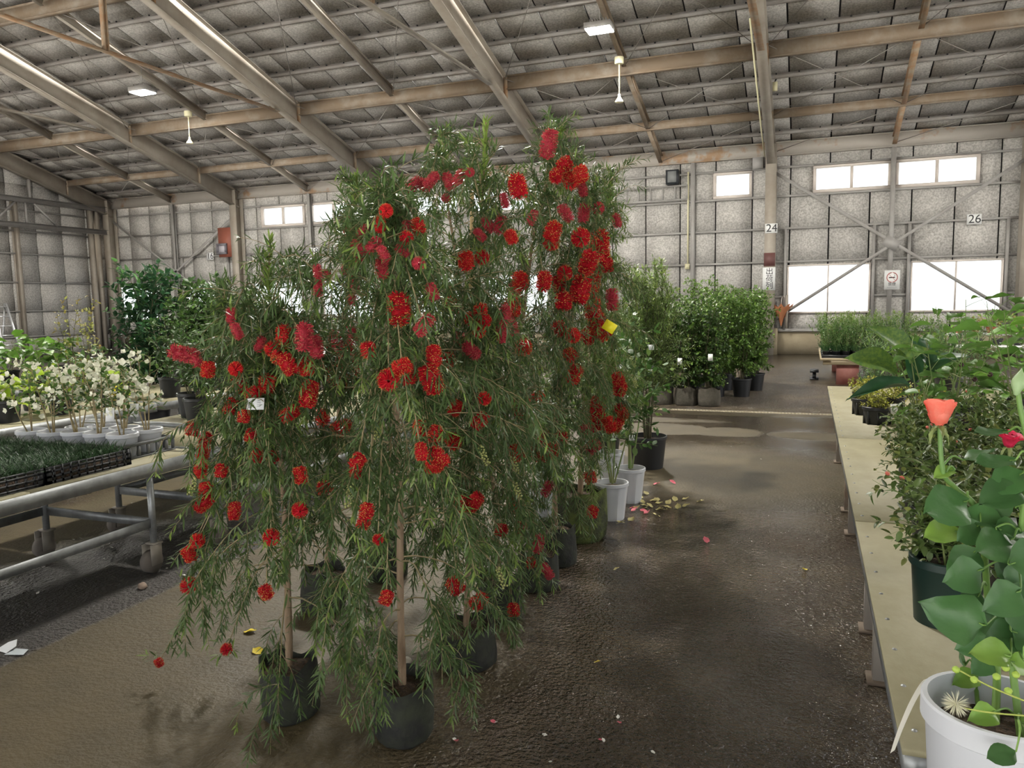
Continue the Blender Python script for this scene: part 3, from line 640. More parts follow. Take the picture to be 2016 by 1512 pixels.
    fo.cull(b0, SOLID); put('branches', tw.m.mesh('branches', True), twigm, t); tag(put('foliage', fo.mesh('foliage'), leafm, t), kind='stuff')
    r, h, bm = bag; grow_bag(t, r, h, seed+50, bm or bagm)
    if extra: extra(t, b0)
    return t
FP = [(357,696,2,60),(384,704,2,45),(455,621,2,36),(466,652,2,36),(410,727,1,34),(464,726,1,34),(474,757,0,42),(525,757,1,40),(566,716,0,46),(604,721,1,36),(562,664,1,44),(599,662,2,60),(512,677,2,34),(535,687,1,34),(546,704,3,26),
(625,535,2,30),(641,542,2,36),(627,567,2,34),(682,525,2,34),(685,454,2,28),(715,455,2,30),(747,442,1,28),(760,415,1,30),(707,487,2,34),(735,482,2,36),(705,507,2,34),(752,527,2,44),(697,562,2,34),(695,587,2,32),(785,610,0,60),
(622,682,2,48),(660,672,2,42),(650,710,0,50),(690,705,0,56),(665,735,1,48),(690,750,0,44),(765,747,0,58),(792,722,1,36),(610,770,0,44),(692,660,2,40),(725,690,3,30),(672,693,2,48),
(380,844,3,30),(404,862,3,28),(400,890,1,32),(395,926,1,34),(436,926,3,28),(405,964,1,34),(400,992,0,42),(462,1005,0,38),(389,1064,1,36),(454,800,0,36),(480,819,3,26),(497,776,3,30),(496,857,3,28),(507,897,3,28),(536,900,3,24),(591,935,1,34),(639,961,0,44),(534,1057,0,46),(590,1004,0,44),(607,777,0,50),(571,814,0,40),(635,822,1,34),(665,847,0,46),(680,837,3,24),(705,907,3,30),(700,927,3,26),(722,1005,3,30),(717,1027,3,28),(744,1062,3,22),(522,841,3,26),
(372,1152,0,48),(524,1167,3,30),(446,1278,3,26),(313,1305,3,20),(372,1091,1,34),(761,1176,3,28),
(1080,284,2,48),(1095,345,3,24),(1122,354,1,30),(1144,343,1,28),(1147,372,2,28),(1111,324,3,26),(1019,366,0,44),(810,368,2,36),(830,362,2,40),(850,354,2,34),(884,357,2,36),(925,339,2,28),(905,348,2,32),(878,390,2,28),(994,395,2,28),(800,449,2,30),(823,445,1,30),(800,468,3,26),(793,494,2,30),(824,518,2,40),(756,500,2,34),(835,640,2,46),(851,574,2,36),(888,600,1,34),(931,628,1,30),(946,610,3,26),(954,631,3,26),(943,652,1,28),(917,512,1,34),(949,506,0,36),(961,442,2,32),(985,442,2,36),(945,462,2,28),(1006,466,1,26),(1048,428,2,28),(1089,455,1,34),(1085,476,1,34),(1113,419,2,34),(1149,419,2,36),(1178,410,2,34),(1143,467,0,44),(1181,476,0,44),(1178,500,0,50),(1158,518,0,42),(1190,515,0,38),(1071,553,0,36),(1112,537,0,36),(1101,559,3,28),(1143,568,0,48),(1164,553,0,44),(1024,553,1,34),(1015,571,2,34),(1110,592,3,30),(1167,604,0,40),(1175,628,0,40),(1205,589,2,38),(994,619,2,40),(1009,604,1,34),(1006,640,2,38),(988,657,2,34),(1128,660,1,30),(1161,657,1,34),(1184,651,1,36),(1214,434,2,26),(1101,648,3,26),
(802,733,0,44),(850,748,0,56),(854,700,0,40),(882,712,1,32),(905,678,2,46),(928,690,2,40),(1030,683,1,36),(954,784,1,28),(945,828,0,36),(897,803,1,30),(1022,805,0,38),(827,843,1,32),(856,855,0,36),(893,869,1,32),(829,888,0,34),(863,900,0,44),(854,918,1,32),(1016,891,1,30),(1062,894,0,40),(1074,864,3,28),(1086,888,3,26),(1104,863,3,26),(1178,805,0,40),(1178,830,3,26),(1131,736,0,36),(1122,698,3,24),(1223,811,1,28),(1199,837,1,28),(1213,834,3,26),(1164,882,2,38),(1158,846,2,30),(1077,962,2,30),(1021,994,1,34),(934,989,0,38),(911,992,3,30),(988,1043,3,24),(1025,1040,3,24),(1060,1070,2,36),(1162,939,3,22),(1057,784,1,28),(991,828,2,26),(1220,766,3,24),(1217,745,3,22),(1167,1007,3,20),(942,1184,1,34),(1011,1200,3,24),(1083,1201,1,28),(1076,1124,2,32),(896,1152,3,34),(1045,1107,3,20)]
# trees: base, trunk pixels at depth Y, crown radius
TR = dict(
 A=dict(Y=2.17, px=[(570,1345),(566,1150),(557,950),(540,830),(522,760),(528,640),(531,470)], R=.37),
 B=dict(Y=2.18, px=[(793,1380),(788,1150),(788,1000),(782,850),(775,700),(766,600),(752,500),(745,400)], R=.45),
 G=dict(Y=3.02, px=[(640,1210),(655,1000),(668,800),(680,620),(695,470),(702,345)], R=.27),
 C=dict(Y=2.73, px=[(917,1275),(925,1050),(920,950),(932,880),(935,760),(940,600),(948,420),(957,240)], R=.38),
 F=dict(Y=3.2, px=[(985,1190),(975,1000),(955,850),(925,700),(900,520),(880,390),(868,262)], R=.36),
 E=dict(Y=3.62, px=[(1060,1110),(1010,950),(996,850),(1010,700),(1030,620),(1048,480),(1075,370),(1105,256)], R=.45),
 Dd=dict(Y=4.0, px=[(1095,1075),(1093,880),(1110,700),(1135,520),(1160,400)], R=.46),
 H=dict(Y=3.5, px=[(760,1060),(765,900),(770,700),(790,560),(800,470)], R=.3),
 I=dict(Y=4.5, px=[(1140,1000),(1150,800),(1165,620),(1185,480),(1203,350)], R=.44))
for k, v in TR.items(): v['P'] = [atY(x, y, v['Y']) for x, y in v['px']]; v['fl'] = []
SOLID = [(v['P'][0][0], v['P'][0][1], {'Dd': .123, 'I': .182, 'C': .128}.get(k, .112), {'Dd': .22, 'I': .31}.get(k, .21)) for k, v in TR.items()]
rngF = np.random.default_rng(77)
for (x, y, kind, ln) in FP:
    best = None
    for k, v in TR.items():
        ys = [p[1] for p in v['px']][::-1]; xs = [p[0] for p in v['px']][::-1]; tx = np.interp(y, ys, xs); d = abs(x-tx)/F_PX*v['Y']*1.08
        if y < ys[0]-30 or k == 'H': continue
        cost = d/max(v['R'], .36)+.12*(v['Y']-2)+(.5 if d > v['R'] else 0)
        if best is None or cost < best[0]: best = (cost, k, d)
    _, k, d = best; v = TR[k]; R = v['R']; off = math.sqrt(max(0, R*R-min(d, R)**2))*rngF.uniform(.75, 1.12); Y = v['Y']-off
    P = atY(x, y, Y); view = nrm(CAM-P); r = rngF.random()
    aa_ = rngF.normal(0, .55); ax = view if r < .14 else nrm(RT*math.sin(aa_)-UP*math.cos(aa_)*(1 if rngF.random() < .75 else -1)+view*rngF.uniform(-.1, .5))
    v['fl'].append((P, ln/F_PX*Y*1.22, ax, kind))
def bb(k, label='', base=None, **kw):
    v = TR[k]; b = v['P'][0].copy(); b[2] = 0; tr = [b+np.array([0, 0, .10])]+v['P'][1:]
    return bottlebrush(b, tr, kw.pop('R', v['R']), label, hash_(k), flowers=v['fl'], **kw)
def hash_(k): return sum(ord(c) for c in k)*7+3
def spire(f): return 1.35 if f < .3 else max(.14, 1.35-3.0*(f-.3))
def tag_twig(t, a, m_, b):
    put('tag_twig', MB().tube(catmull([a, m_, b], 6), np.linspace(.003, .0012, 13), 5).mesh('tag_twig', True), twigm, t)
def exA(t, b0):
    price_tag(t, atY(503, 795, 1.80)-b0, [.25, -1, .25], .052, .034); tag_twig(t, atY(536, 815, 2.17)-b0, atY(520, 770, 2.0)-b0, atY(500, 781, 1.806)-b0)
bb('A', spire0=.80, label='slender bottlebrush tree with a forked trunk and white barcode tag, beside the rolling bench', prof=spire, nprim=38, tfrac=.13, extra=exA, forks=[[atY(540,825,2.17), atY(512,740,2.2), atY(480,660,2.2), atY(440,595,2.2)], [atY(535,800,2.17), atY(556,720,2.1), atY(563,670,2.1)]], bag=(.1, .2, None))
bb('B', 'foremost bottlebrush tree with a straight bare trunk and an open crumpled bag', prof=lambda f: .75 if f < .15 else 1.1 if f < .5 else max(.2, 1.1-2.0*(f-.5)), nprim=56, tfrac=.07, bag=(.1, .2, None), buds=14)
bb('G', 'bottlebrush tree with an upright green top standing behind the two front bags', nprim=34, tfrac=.25, prof=lambda f: .9 if f < .5 else max(.2, .9-1.5*(f-.5)))
bb('C', 'tall bottlebrush tree with a leafy column top and bamboo stake', nprim=52, tfrac=.06, prof=lambda f: .95 if f < .45 else max(.15, .95-2.1*(f-.45)), forks=[[atY(925,950,2.73), atY(948,860,2.7), atY(958,780,2.7), atY(975,640,2.72)]], bag=(.12, .17, None),
   extra=lambda t, b0: put('bamboo_stake', MB().tube([atY(926,620,2.8)-b0, atY(930,372,2.8)-b0], .008, 7).mesh('stake'), M('bamboo', (.45, .32, .15), .6), t))
bb('F', 'bottlebrush tree with a wide spray of twigs and red flowers at the top', nprim=46, tfrac=.1, prof=lambda f: .85 if f < .5 else max(.3, .85-1.3*(f-.5)))
bb('E', 'leaning bottlebrush tree tied to a grey pole, with flowers up to its tip', nprim=46, tfrac=.2, prof=lambda f: .95 if f < .5 else max(.2, .95-1.5*(f-.5)), tr=.016)
def exD(t, b0):
    price_tag(t, atY(1200, 643, 3.62)-b0, [.1, -1, .2], .062, .05, (.85, .75, .02), 'yellow_tag', False, up=(.6, 0, 1)); tag_twig(t, atY(1115, 660, 4.0)-b0, atY(1160, 610, 3.8)-b0, atY(1193, 634, 3.622)-b0)
bb('Dd', 'bottlebrush tree with bright clustered red spikes and a yellow tag', nprim=44, tfrac=.25, prof=lambda f: .95 if f < .7 else .7, bag=(.115, .21, None), extra=exD)
bb('H', 'bottlebrush tree hidden in the middle of the clump', nprim=30, tfrac=.25)
bb('I', 'pale green bottlebrush tree in the large mossy bag', nprim=40, tfrac=.3, bag=(.17, .3, mossbag), green=(.12, .19, .045), prof=lambda f: .8 if f < .5 else max(.12, .8-1.6*(f-.5)), tr=.018)
# ---------------------------------------------------------------- potted shrubs
def pot_profile(rt, rb, h, rim=.012, ro=.006):
    return [(rb*.3, 0), (rb, 0), (rb+(rt-rb)*.9, h-rim*2.2), (rt, h-rim*2), (rt+ro, h-rim*1.8), (rt+ro, h-rim*.2), (rt+ro*.6, h), (rt-.004, h), (rt-.006, h*.85), (rb*.9, h*.6)]
def add_pot(t, rt, rb, h, mat, n=28, oct=False, z=0, soil=.86, name='pot', rim=.012):
    m = MB().lathe(pot_profile(rt, rb, h, rim), 8 if oct else n, (0, 0, z), cap0=True) if not oct else MB().lathe(pot_profile(rt, rb, h, rim), n, (0, 0, z), wob=lambda k, a, r, zz: (r*(1/np.cos(((a+np.pi/10) % (np.pi/5))-np.pi/10)*.985 if 1 <= k <= 2 else r/r), zz) if 1 <= k <= 2 else (r, zz), cap0=True)
    o = autosmooth(put(name, m.mesh(name), mat, t), .5)
    rs = rb+(rt-rb)*soil-.004
    put('soil', MB().lathe([(.001, z+h*soil+.006), (rs*.6, z+h*soil+.003), (rs, z+h*soil-.004)], 18).mesh('soil', True), soilm, t); return o
TIPS = []
def shrub(base, label, seed, h, spread, nst=5, ntw=10, twl=.2, sp=.02, leaf=(.05, .025), el=.6, droop=.4, z0=.2, col=(.05, .11, .03), young=None, name='potted_shrub', cat='plant', group=None, pot=None, r0=.006, f0=.25, ang=.85, flat=0., broad=False, fold=0., bare=.0, mat=None, cv=.2, tmat=None, lean=(0, 0), curl=-.15, top=1., extra=None, sub=0):
    rng = np.random.default_rng(seed); t = empty(name, base, label=label, cat=cat, group=group); tw = Twigs(); fo = Foliage(); TIPS.clear()
    for i in range(nst):
        az = i*2.4+rng.uniform(-.3, .3); rr = spread*math.sqrt((i+.5)/nst)*.55; H = h*rng.uniform(.82, 1.0)*(1-.12*rr/max(spread, .01)); e = np.array([math.cos(az)*rr+lean[0], math.sin(az)*rr+lean[1], z0+H])
        b = np.array([math.cos(az)*rr*.12, math.sin(az)*rr*.12, z0-.02]); md = (b+e)/2+rng.normal(0, .03*h, 3)*np.array([1, 1, .1]); q = catmull([b, md, e], 7); tw.add(q, r0, r0*.3, 6)
        for k in range(ntw):
            f = f0+(1-f0)*(k+rng.random())/ntw; P, T = along(q, np.array([min(f, 1)])); a2 = k*2.4+rng.uniform(0, 1); e2 = el*(.6+.8*f)
            d = np.array([math.cos(a2)*math.cos(e2), math.sin(a2)*math.cos(e2), math.sin(e2)]); L = twl*rng.uniform(.6, 1.2)*(1-(1-.45*top)*max(0, f-.6)/.4)
            q2 = grow(rng, P[0], d, L, droop, 5, .1); tw.add(q2, r0*.35, r0*.15, 4); TIPS.append((q2[-1], nrm(q2[-1]-q2[-2])))
            leaves_on(rng, fo, q2, bare, 1, sp, leaf[0], leaf[1], col, ang, young if rng.random() < .6 else None, .6, curl=curl, flat=flat, cv=cv)
            for s in range(sub):
                P3, T3 = along(q2, np.array([rng.uniform(.3, .9)])); q3 = grow(rng, P3[0], nrm(T3[0]+rng.normal(0, .7, 3)), L*.5, droop, 4, .1); tw.add(q3, r0*.2, r0*.1, 3)
                leaves_on(rng, fo, q3, 0, 1, sp, leaf[0], leaf[1], col, ang, young if rng.random() < .6 else None, .6, curl=curl, flat=flat, cv=cv)
        leaves_on(rng, fo, q, .7, 1, sp*1.2, leaf[0], leaf[1], col, ang, young, .8, curl=curl, cv=cv)
    fo.cull(base, [(-1.88, 10.72, .158, .245), (-1.54, 10.7, .158, .245), (-1.24, 10.68, .158, .245)] if base[2] == 0 and name == 'potted_shrub' else []); put('stems', tw.m.mesh('stems', True), tmat or darktwig, t); tag(put('foliage', fo.mesh('foliage', broad, fold), mat or leafm, t), kind='stuff')
    if pot:
        kind = pot[0]
        if kind == 'bag': grow_bag(t, pot[1], pot[2], seed+9, pot[3])
        else: add_pot(t, *pot[1:])
    if extra: extra(t, rng)
    return t
# shrubs standing on the floor by the drain: three fabric bags in front, black pots behind
DG = (.050, .105, .026); MG = (.10, .19, .04); LGN = (.21, .34, .06)
for i, (x, y, hh) in enumerate([(-1.88, 10.72, 1.28), (-1.54, 10.7, 1.32), (-1.24, 10.68, 1.35)]):
    def tg(t, rng, i=i): price_tag(t, ((-.08, -.27, .78), (-.05, -.3, .62), (.05, -.3, .68))[i], [.1, -1, .1], .06, .09, (.78, .8, .76), marks=False)
    shrub((x, y, 0), ['dense dark green shrub in the taupe bag farthest from the aisle', 'dense dark green shrub in the middle of the three taupe bags', 'dense dark green shrub in the taupe bag beside the black pots'][i], 300+i, hh, .52, 12, 24, .2, .013, (.042, .026), .25, .3, .2, (.055, .115, .028), LGN if i else MG, group='shrubs in fabric bags', pot=('bag', .15, .24, taupebag), r0=.007, f0=.08, extra=tg, sub=1)
bp = [(-.90, 11.8, 1.35), (-.76, 12.65, 1.4), (-1.25, 11.7, 1.5), (-.88, 13.4, 1.35), (-1.2, 12.6, 1.5), (-1.6, 12.2, 1.6), (-1.3, 13.7, 1.5), (-2.0, 11.7, 1.5), (-2.3, 10.9, 1.15)]
lb = ['bright green shrub in the black pot nearest the bags', 'bright green shrub in the second black pot along the aisle', 'tall shrub in a black pot behind the taupe bags', 'bright green shrub at the far end of the black pots', 'tall shrub between the aisle pots and the wall', 'tallest shrub with yellow green tips behind the taupe bags', 'far shrub in front of column number 24', 'shrub in a black pot behind the dark bag shrub', 'low shrub beside the end taupe bag']
for i, (x, y, hh) in enumerate(bp):
    shrub((x, y, 0), lb[i], 320+i, hh, .38 if i in (0, 1, 3) else .5, 9, 20, .26, .017, (.056, .027), .5, .45, .24, MG if i != 5 else (.11, .2, .04), LGN, group='shrubs in black pots', pot=('pot', .14, .11, .27, blackpl), r0=.006, f0=.1, sub=1)
# climbing roses in two white pots and more white pots behind
for i, (x, y, hh, lab) in enumerate([(-1.20, 4.95, 1.0, 'rose with bare stems in the white faceted pot beside the mossy bag'), (-1.18, 5.42, 1.15, 'leafy rose in the white faceted pot with fallen petals beside it'), (-1.62, 4.75, .5, 'low plant in a white pot behind the mossy bag'), (-1.75, 5.3, .9, 'leafy plant in a white pot behind the roses'), (-1.45, 5.95, 1.35, 'tall leafy plant standing between the roses and the bag shrubs')]):
    def fl_(t, rng, i=i, hh=hh):
        for k in range(3 if i < 2 else 1): price_tag(t, (rng.uniform(-.15, .2), -.22, rng.uniform(.5, hh)), [.1, -1, .1], .035, .035, (.72, .74, .74), 'white_label', False)
    shrub((x, y, 0), lab, 340+i, hh, .34, 4, 12, .24, .032, (.062, .036), .5, .5, .26, (.055, .125, .028), LGN, name='potted_rose', group='roses in white pots', pot=('pot', .105, .078, .25, whitepl, 40, True), r0=.006, f0=.3 if i < 2 else .1, tmat=greentwig, extra=fl_, sub=1)
shrub((-1.28, 6.6, 0), 'pale olive green fine leaved tree behind the bottlebrush clump', 360, 1.5, .5, 8, 26, .34, .010, (.05, .011), .9, .1, .25, (.16, .24, .07), (.33, .42, .10), name='fine_leaved_tree', cat='tree', pot=('pot', .16, .13, .28, blackpl), r0=.008, f0=.3, sub=2)
shrub((-1.75, 6.9, 0), 'second fine leaved tree with grey green twigs beside the pale olive one', 361, 1.3, .4, 5, 20, .32, .013, (.042, .008), .9, .1, .25, (.14, .19, .08), (.3, .36, .1), name='fine_leaved_tree', cat='tree', pot=('pot', .16, .13, .28, blackpl), r0=.008, f0=.3, sub=1)
# ---------------------------------------------------------------- rolling benches on the left
def castor(t, x, y, zt):
    m = MB(); m.b2(x-.035, x+.035, y-.03, y+.03, .155, .165); m.b2(x-.034, x-.028, y-.055, y+.02, .045, .16); m.b2(x+.028, x+.034, y-.055, y+.02, .045, .16); o = m.build('castor', M('dirty_zinc', (.30, .27, .23), .6, .3), t)
    put('wheel', MB().tube([(x-.022-t.location.x, y-.025-t.location.y, .062), (x+.022-t.location.x, y-.025-t.location.y, .062)], .062, 20).mesh('wheel'), M('dirty_rubber', (.15, .13, .11), .8), o)
def bench(name, x0, x1, y0, y1, label, zt=.62, wheels=True, legs=None, handle=False, legy=None):
    t = empty(name, ((x0+x1)/2, (y0+y1)/2, 0), label=label, cat='bench', group='rolling plant benches')
    n = max(1, int((y1-y0)/.9))
    for k in range(n):
        a, b = y0+(y1-y0)*k/n, y0+(y1-y0)*(k+1)/n; MB().b2(x0+.015, x1-.015, a+.004, b-.004, zt-.018, zt).build('top_board', plym, t)
    for x in (x0, x1): MB().b2(x-.004, x+.004, y0, y1, zt-.075, zt-.004).build('side_rail', galv, t)
    for y in (y0, y1): MB().b2(x0, x1, y-.004, y+.004, zt-.075, zt-.004).build('end_rail', galv, t)
    for y in np.linspace(y0+.3, y1-.3, 4): MB().b2(x0+.02, x1-.02, y-.02, y+.02, zt-.06, zt-.02).build('cross_bar', galv, t)
    lx = legs or (x0+.4, x1-.045); ly = legy or (y0+.22, y1-.22)
    for x in lx:
        for y in ly:
            MB().tube([(x, y, .16 if wheels else 0), (x, y, zt-.07)], .019, 12).build('leg', galv, t)
            if wheels: castor(t, x, y, .16)
    for x in lx: MB().b2(x-.004, x+.004, ly[0], ly[1], .25, .30).build('lower_rail', galv, t)
    for y in ly: MB().b2(lx[0], lx[1], y-.004, y+.004, .25, .30).build('lower_rail', galv, t)
    if handle:
        MB().tube(catmull([(x0+.24, y1+.02, zt-.06), (x0+.25, y1+.02, zt+.06), (x0+.32, y1+.02, zt+.12), (x0+.44, y1+.02, zt+.135), (x1-.2, y1+.02, zt+.135), (x1-.08, y1+.02, zt+.12), (x1-.01, y1+.02, zt+.06), (x1-.005, y1+.02, zt-.06)], 5), .016, 10).build('handle', galv, t)
    return t
bench('rolling_bench', -4.62, -3.33, .35, 3.53, 'galvanised rolling bench carrying the grass trays and white flowered pots', legs=(-4.2, -3.37), handle=True, legy=(.57, 3.18))
bench('rolling_bench', -4.62, -3.33, 3.60, 6.4, 'galvanised rolling bench behind the bottlebrush with black potted shrubs', legs=(-4.2, -3.37), legy=(3.70, 6.18))
bench('rolling_bench', -6.7, -5.37, 2.2, 5.2, 'rolling bench carrying the lime green hostas')
bench('rolling_bench', -6.7, -5.37, 5.3, 6.9, 'short rolling bench with dark shrubs before the far windows')
bench('rolling_bench', -9.2, -7.8, 4.6, 9.4, 'rolling bench full of broad leaved plants near the gable wall')
# black trays of dwarf grass --------------------------------------------------------
def grass_tray(x0, y0, label, seed, w_=.50, d_=.36, h_=.085, z=.62):
    t = empty('grass_tray', (x0+w_/2, y0+d_/2, z), label=label, cat='plant tray', group='black trays of dwarf grass')
    m = MB(); r = random.Random(seed)
    a, b = w_/2, d_/2
    for (p, q, ax) in ((-b, 1, 0), (b, 1, 0), (-a, 0, 1), (a, 0, 1)):
        L = w_ if ax == 0 else d_; n = int(L/.045)
        for zz in (.004, .030, .056, h_-.012):
            pp = p-.003*(1 if p > 0 else -1)
            if ax == 0: m.b2(-a, a, pp-.003, pp+.003, zz, zz+.012)
            else: m.b2(pp-.003, pp+.003, -b, b, zz, zz+.012)
        for k in range(n+1):
            ww = .006 if 0 < k < n else .016; c = min(max(-L/2+L*k/n, -L/2+ww), L/2-ww)
            if ax == 0: m.b2(c-ww, c+ww, pp-.003, pp+.003, 0, h_)
            else: m.b2(pp-.003, pp+.003, c-ww, c+ww, 0, h_)
    m.b2(-a, a, -b, b, 0, .004); put('tray', m.mesh('tray'), blackpl, t)
    put('soil', MB().b2(-a+.008, a-.008, -b+.008, b-.008, .004, h_-.02).mesh('soil'), soilm, t)
    rng = np.random.default_rng(seed); n = 2400; P = np.stack([rng.uniform(-a+.012, a-.012, n), rng.uniform(-b+.012, b-.012, n), np.full(n, h_-.02)], 1); az = rng.uniform(0, 6.28, n); el = rng.uniform(.5, 1.35, n)
    Dv = np.stack([np.cos(az)*np.cos(el), np.sin(az)*np.cos(el), np.sin(el)], 1); fo = Foliage(); c = np.array([.034, .078, .030])*rng.uniform(.6, 1.5, (n, 1))
    fo.add(P, Dv, np.tile([[0, 0, 1.]], (n, 1))+rng.normal(0, .2, (n, 3)), rng.uniform(.045, .085, n), .0042, c, -.45)
    tag(put('grass', fo.mesh('grass'), leafm, t), kind='stuff')
for i, (x, y) in enumerate([(-3.755, 2.59), (-3.755, 2.08), (-4.127, 2.59), (-4.127, 2.08), (-4.499, 2.59), (-4.499, 2.08), (-3.755, 1.57), (-4.127, 1.57)]):
    grass_tray(x, y, 'black slotted tray of dark dwarf grass on the rolling bench', 400+i, h_=.085, d_=.50, w_=.36)
# white flowered shrubs in white pots ------------------------------------------------
def blossom(seed):
    rng = np.random.default_rng(seed); P = []; Dv = []; N = []; 
    for k in range(4):
        a = k*1.571+rng.uniform(-.15, .15); P.append((0, 0, 0)); Dv.append((math.cos(a), math.sin(a), rng.uniform(.15, .5))); N.append((0, 0, 1))
    V, F, k = leaf_arrays(np.array(P, float), np.array(Dv), np.array(N, float), .021, .021, .25, True, .08)
    me = mesh_np('flower', V, F, np.repeat([[.80, .80, .66]], len(V), 0)); b = MB().lathe([(.0005, .008), (.004, .006), (.004, .001)], 6)
    return me
BL = [blossom(i) for i in range(3)]
for b in BL: b.materials.append(petalm)
def phil(i, x, y, z, label, hh, nf, sp_):
    def ex(t, rng):
        for k in range(nf):
            up_ = [q for q in TIPS if q[0][2] > .13+.3*hh] or TIPS; p, dt = up_[int(rng.integers(len(up_)))]; a = math.atan2(dt[1], dt[0])
            for c in range(int(rng.integers(1, 5))):
                d = nrm([math.cos(a)+rng.normal(0, .4), math.sin(a)-.5+rng.normal(0, .4), rng.normal(.6, .5)]); put('flower', BL[int(rng.integers(3))], None, t, p+rng.normal(0, .022, 3), frame_to(d, rng.uniform(0, 6)), rng.uniform(.8, 1.25))
        if i in (0, 2):
            o = price_tag(t, (.02 if i else .03, -.1, .25), [.15, -1, .15], .055, .075, (.80, .81, .82), 'picture_label', False)
            rr_ = np.random.default_rng(i)
            for k in range(6): put('printed_flower', BL[k % 3], None, o, (rr_.uniform(-.02, .02), rr_.uniform(0, .035), .002), None, .55)
    shrub((x, y, z), label, 450+i, hh, sp_*1.7, 3, 8, .13, .022, (.042, .024), .6, .3, .11, (.07, .135, .035), (.13, .22, .05), tmat=twigm, name='mock_orange', group='white flowered shrubs in white pots', pot=('pot', .080, .062, .13, whitepl), r0=.005, f0=.3, extra=ex)
for i, (x, y, z, hh, nf, sp_) in enumerate([(-3.595, 3.225, .63, .46, 12, .12), (-3.77, 3.225, .63, .5, 14, .14), (-3.595, 3.40, .63, .55, 12, .13), (-3.945, 3.225, .63, .52, 15, .14), (-4.135, 3.225, .62, .45, 13, .15), (-4.31, 3.22, .62, .40, 13, .15), (-3.77, 3.40, .63, .42, 8, .12), (-3.945, 3.40, .63, .5, 10, .13), (-4.14, 3.41, .62, .42, 10, .14)]):
    phil(i, x, y, z, ['white flowered shrub with a picture label in the front corner of the carrier', 'white flowered shrub second from the carrier corner', 'white flowered shrub with a picture label at the bench end', 'white flowered shrub third from the carrier corner', 'low white flowered shrub just outside the carrier', 'spreading white flowered shrub farthest from the carrier', 'nearly bare white potted shrub in the rear of the carrier', 'white flowered shrub in the rear row of the carrier', 'white flowered shrub in the rear row beyond the carrier'][i], hh, nf, sp_)
t = empty('pot_carrier', (-3.77, 3.3125, .62), label='grey plastic pot carrier holding white pots on the bench', cat='carrier')
CX0, CX1, CY0, CY1 = -4.042, -3.495, 3.12, 3.505
for (x0_, x1_, y0_, y1_) in [(CX0, CX1, CY0, CY0+.02), (CX0, CX1, CY1-.02, CY1), (CX0, CX0+.02, CY0+.02, CY1-.02), (CX1-.02, CX1, CY0+.02, CY1-.02)]: MB().b2(x0_, x1_, y0_, y1_, .690, .706).build('rim', greypl, t)
for x in np.linspace(CX0+.01, CX1-.01, 9):
    for y in (CY0+.009, CY1-.009): MB().b2(x-.009, x+.009, y-.005, y+.005, .63, .691).build('slat', greypl, t)
for y in np.linspace(CY0+.06, CY1-.06, 5):
    for x in (CX0+.009, CX1-.009): MB().b2(x-.005, x+.005, y-.009, y+.009, .63, .691).build('slat', greypl, t)
MB().b2(CX0, CX1, CY0, CY1, .62, .63).build('base', greypl, t)
# big leaves as single objects --------------------------------------------------------
def bigleaf(seed, fold=.12, curl=-.25, wave=.0, lobed=0., n=7):
    rng = np.random.default_rng(seed); ts = np.linspace(0, 1, n); V = []
    for t_ in ts:
        w_ = .5*math.sin(math.pi*t_**.78)**.8 if 0 < t_ < 1 else 0.004; w_ *= 1+lobed*math.cos(t_*16)
        for u in (-1, -.5, 0, .5, 1): V.append((u*w_, t_, fold*abs(u)*w_*2+curl*t_*t_+wave*math.sin(t_*9+u*2)*abs(u)*.12+(.012 if u == 0 else 0)*-1))
    F = [(i*5+j, i*5+j+1, (i+1)*5+j+1, (i+1)*5+j) for i in range(n-1) for j in range(4)]
    return mesh_np('leaf', np.array(V), [np.array(F)], smooth=True)
def leafmat(name, col, col2, rough=.4, tr=.3, veins=True): return M(name, col, rough, col2=col2, scale=5, lo=.35, hi=.7, transl=tr, bump=.15, bscale=40, rnd=.2)
BIG = [bigleaf(1), bigleaf(2, .06, -.4, .6), bigleaf(3, .2, -.15, .4), bigleaf(4, .1, .1, .5)]
NAR = [bigleaf(11, .12, -.35), bigleaf(12, .08, -.15)]
def variants(src, mat, key):
    out = []
    for m in src: c = m.copy(); c.materials.clear(); c.materials.append(mat); out.append(c)
    return out
def leaf_at(t, me, p, d, up, L, W, name='leaf'):
    d = nrm(d); x = nrm(np.cross(d, up)); z = np.cross(x, d); R = Matrix(np.stack([x, d, z], 1).tolist())
    return put(name, me, None, t, p, R, (W, L, L))
